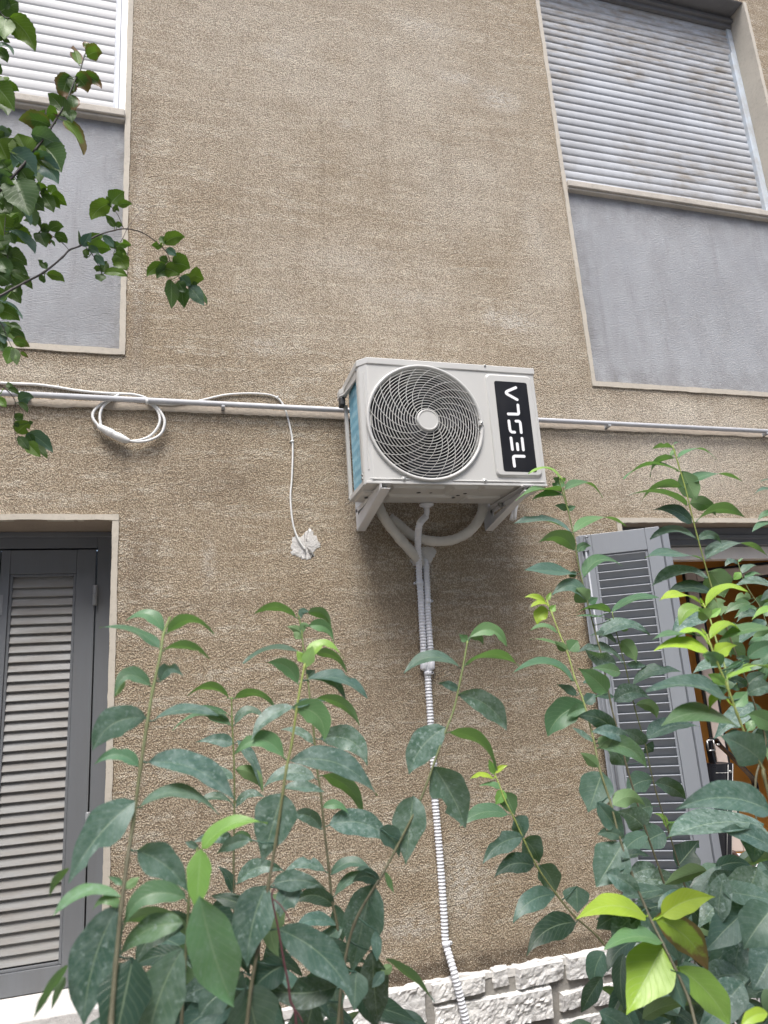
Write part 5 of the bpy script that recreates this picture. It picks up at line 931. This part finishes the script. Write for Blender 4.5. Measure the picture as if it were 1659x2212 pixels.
T([([(t00,[(440,1690),(330,1670),(230,1640),(100,1600)])],-1.15,-1.2,BK,BK,False,.0011,.002)],
 [(t00,[(270,1590,330,1690,90,0,'t'),(330,1640,410,1620,70,10,'tl'),(435,1670,480,1600,85,0,'tl'),(440,1680,577,1778,75,10,'tl'),(430,1690,520,1805,65,0,'tl'),(370,1690,463,1838,95,10,'t'),(320,1690,366,1812,50,0,'t'),(310,1690,290,1760,70,0,'d'),(350,1660,440,1690,60,0,'t')])])
T([([(t00,[(600,2165),(540,2100),(440,2030),(350,1960),(280,1880),(200,1800),(60,1720)])],-1.1,-1.2,BK,BK,False,.0012,.0022)],
 [(t00,[(260,1850,350,1955,65,10,'t'),(350,1960,430,2000,60,10,'t'),(430,1990,552,1960,75,20,'t'),(470,2040,582,2105,70,20,'t'),(340,2010,400,2140,95,0,'t'),(330,2010,310,2090,60,0,'t'),(400,2010,430,2110,70,0,'t',TB),(430,2060,475,2130,25,0,'t'),(350,1970,420,2000,50,0,'t')])])
T([([(t00,[(120,1650),(60,1800),(40,2000),(60,2150)]),(t01,[(90,200),(120,280)])],-1.2,-1.2,BK,BK,False,.0011,.002)],
 [(t00,[(90,1700,265,1948,75,25,'d',{'du':.1}),(-20,1850,40,2045,190,0,'tl'),(90,1990,302,2195,90,30,'d',{'du':.1}),(75,2010,130,2110,90,0,'t'),(100,2150,185,2205,60,0,'t'),(20,2150,130,2190,80,0,'t'),(-20,1720,90,1850,140,0,'t'),(120,1970,205,1955,40,10,'t'),(30,1830,80,1700,110,0,'t'),(-10,2080,60,2200,110,0,'t')]),
  (t01,[(60,0,235,82,110,20,'t'),(100,80,242,172,70,10,'t'),(90,130,282,288,75,20,'t'),(-20,150,100,240,130,0,'t'),(110,205,185,285,60,0,'t'),(110,255,150,322,55,0,'t'),(165,270,178,362,45,0,'t'),(-20,375,195,542,55,20,'d'),(-40,470,172,560,110,25,'tl'),(-20,560,40,760,120,0,'d'),(20,590,60,700,90,0,'t'),(80,590,190,642,40,10,'t'),(80,645,222,732,65,20,'t'),(40,600,80,670,70,0,'t'),(110,735,255,788,75,15,'tl',{'br':.5}),(105,785,60,935,110,0,'tl'),(125,800,148,945,75,0,'t'),(-10,700,40,838,90,0,'t'),(175,830,245,880,30,5,'tl',TB),(-20,-40,120,60,120,0,'t'),(0,30,90,160,120,0,'t')])])
T([([(t01,[(105,790),(60,700),(20,600),(-60,500)])],-1.2,-1.22,BK,BK,False,.001,.002)],[(t01,[(0,400,-60,520,90,0,'t')])])
# long arching branch
T([([(t01,[(1500,110),(1460,20)]),(t00,[(1440,2180),(1350,2090),(1230,2010),(1100,1978),(990,1990),(830,2040),(690,2125),(600,2160)]),(t01,[(540,10),(380,140),(220,225),(100,290),(-10,350),(-200,440),(-500,700)])],-1.05,-1.25,RD,BK,False,.0012,.0052),
   ([(t00,[(1190,1850),(1100,1975),(1060,2060),(1000,2150)])],-1.05,-1.1,RD,BK,False,.001,.0016),([(t00,[(960,1790),(1020,1860),(1066,1970)])],-1.1,-1.1,RD,BK,False,.001,.0014),
   ([(t01,[(1500,110),(1560,200),(1640,280),(1700,330)])],-1.05,-1.0,RD,BK,False,.001,.0012),([(t00,[(980,2200),(985,2180),(1000,2140)]),],-1.1,-1.1,RD,BK,False,.001,.001),([(t01,[(885,160),(850,80),(800,-10),(740,-80)])],-1.1,-1.12,BK,BK,False,.001,.0015)],
 [(t00,[(962,1757,1075,1655,125,10,'tl'),(955,1760,788,1902,125,30,'tl'),(920,1740,960,1730,60,0,'t'),(1018,1780,1145,1765,50,15,'tl'),(975,1790,1030,1825,45,0,'t'),(990,1965,908,1858,50,10,'t'),(1005,1962,1055,1955,45,15,'t'),(698,2125,678,1990,30,0,'t'),(715,2130,790,2010,75,5,'d',{'du':.1}),(745,2125,900,2028,85,15,'tl'),(800,2150,962,2160,85,20,'tl'),(890,2040,985,2140,55,10,'d'),(958,2080,1000,2155,60,0,'t'),(1000,2135,1135,2120,60,20,'tl'),(1000,2170,1100,2198,55,10,'t'),(985,2195,1075,2250,75,0,'tl'),(1418,2105,1602,2050,90,25,'tl'),(1420,2105,1385,2040,55,0,'t'),(1400,2135,1308,2120,50,10,'tl'),(1440,2150,1525,2212,50,5,'d'),(740,2150,750,2230,50,0,'t'),(760,2150,850,2210,50,20,'d')]),
  (t01,[(1440,90,1268,178,85,30,'tl'),(1450,50,1375,10,55,0,'t'),(1490,50,1600,38,55,10,'t'),(1490,70,1640,110,130,20,'tl'),(1425,105,1555,165,95,10,'tl'),(1465,110,1355,195,95,20,'t'),(1480,205,1480,455,105,0,'t'),(1535,220,1600,320,80,0,'t'),(1565,255,1590,452,100,0,'t'),(1620,150,1640,245,110,0,'tl'),(1640,150,1762,200,110,0,'tl'),(1630,265,1760,430,95,10,'d'),(1560,180,1650,260,70,0,'d'),(1660,250,1790,420,60,10,'t'),(1650,230,1700,300,60,0,'t'),
   (1005,-20,1098,125,120,0,'tl'),(900,150,1105,178,60,25,'tl'),(882,140,925,45,75,0,'t'),(868,155,870,222,85,0,'t'),(870,130,808,108,45,10,'t'),(820,-10,905,80,60,0,'d'),(745,20,730,-20,30,0,'t'),(402,115,328,35,50,10,'t'),(402,155,560,228,65,20,'tl'),(388,185,336,205,60,0,'t')])])
T([([(t01,[(-20,1100),(60,1160),(120,1230),(132,1290),(120,1420),(130,1540),(150,1640)])],-1.1,-1.05,RD,RD,False,.0016,.0008),([(t01,[(130,1530),(200,1580),(270,1630)])],-1.05,-1.05,RD,RD,False,.0009,.0008),([(t01,[(110,1320),(132,1290)])],-1.05,-1.05,RD,RD,False,.0006,.0009)],
 [(t01,[(90,1150,70,1085,50,0,'t'),(70,1150,168,1205,40,15,'t'),(165,1258,292,1225,85,20,'d',{'du':.1}),(160,1265,238,1355,45,15,'t'),(132,1412,200,1365,65,0,'t'),(-20,1220,58,1308,65,0,'tl'),(128,1440,162,1480,40,0,'t'),(148,1530,275,1440,110,15,'tl'),(245,1530,458,1702,105,20,'d',{'du':.1}),(160,1560,250,1672,75,0,'t'),(230,1610,352,1738,95,0,'tl'),(300,1640,412,1752,55,10,'t'),(240,1530,300,1640,70,0,'t'),(250,1440,285,1435,30,0,'t')])])
# hanging twigs that carry the upper-left leaves
T([([(t00,[(40,150),(-40,60),(-200,-60)])],-1.3,-1.25,BK,BK,False,.0016,.004)],[(t00,[(-60,40,-20,-60,120,0,'t')])])
T([([(t00,[(0,740),(-80,640),(-240,480)])],-1.3,-1.25,BK,BK,False,.0014,.004)],[(t00,[(-60,600,10,560,90,0,'t')])])

thicket(tr,[(-60,290),(60,290),(105,330),(110,390),(50,470),(-60,490)],17,-1.2,-.98,.05,.085,'t',0,21,True)
thicket(tr,[(-60,490),(40,480),(20,560),(30,640),(20,780),(-60,800)],12,-1.2,-1.0,.045,.07,'t',0,22,True)
thicket(tr,[(-60,-60),(20,-60),(10,100),(-10,250),(-60,260)],6,-1.25,-1.05,.05,.08,'t',0,23,True)
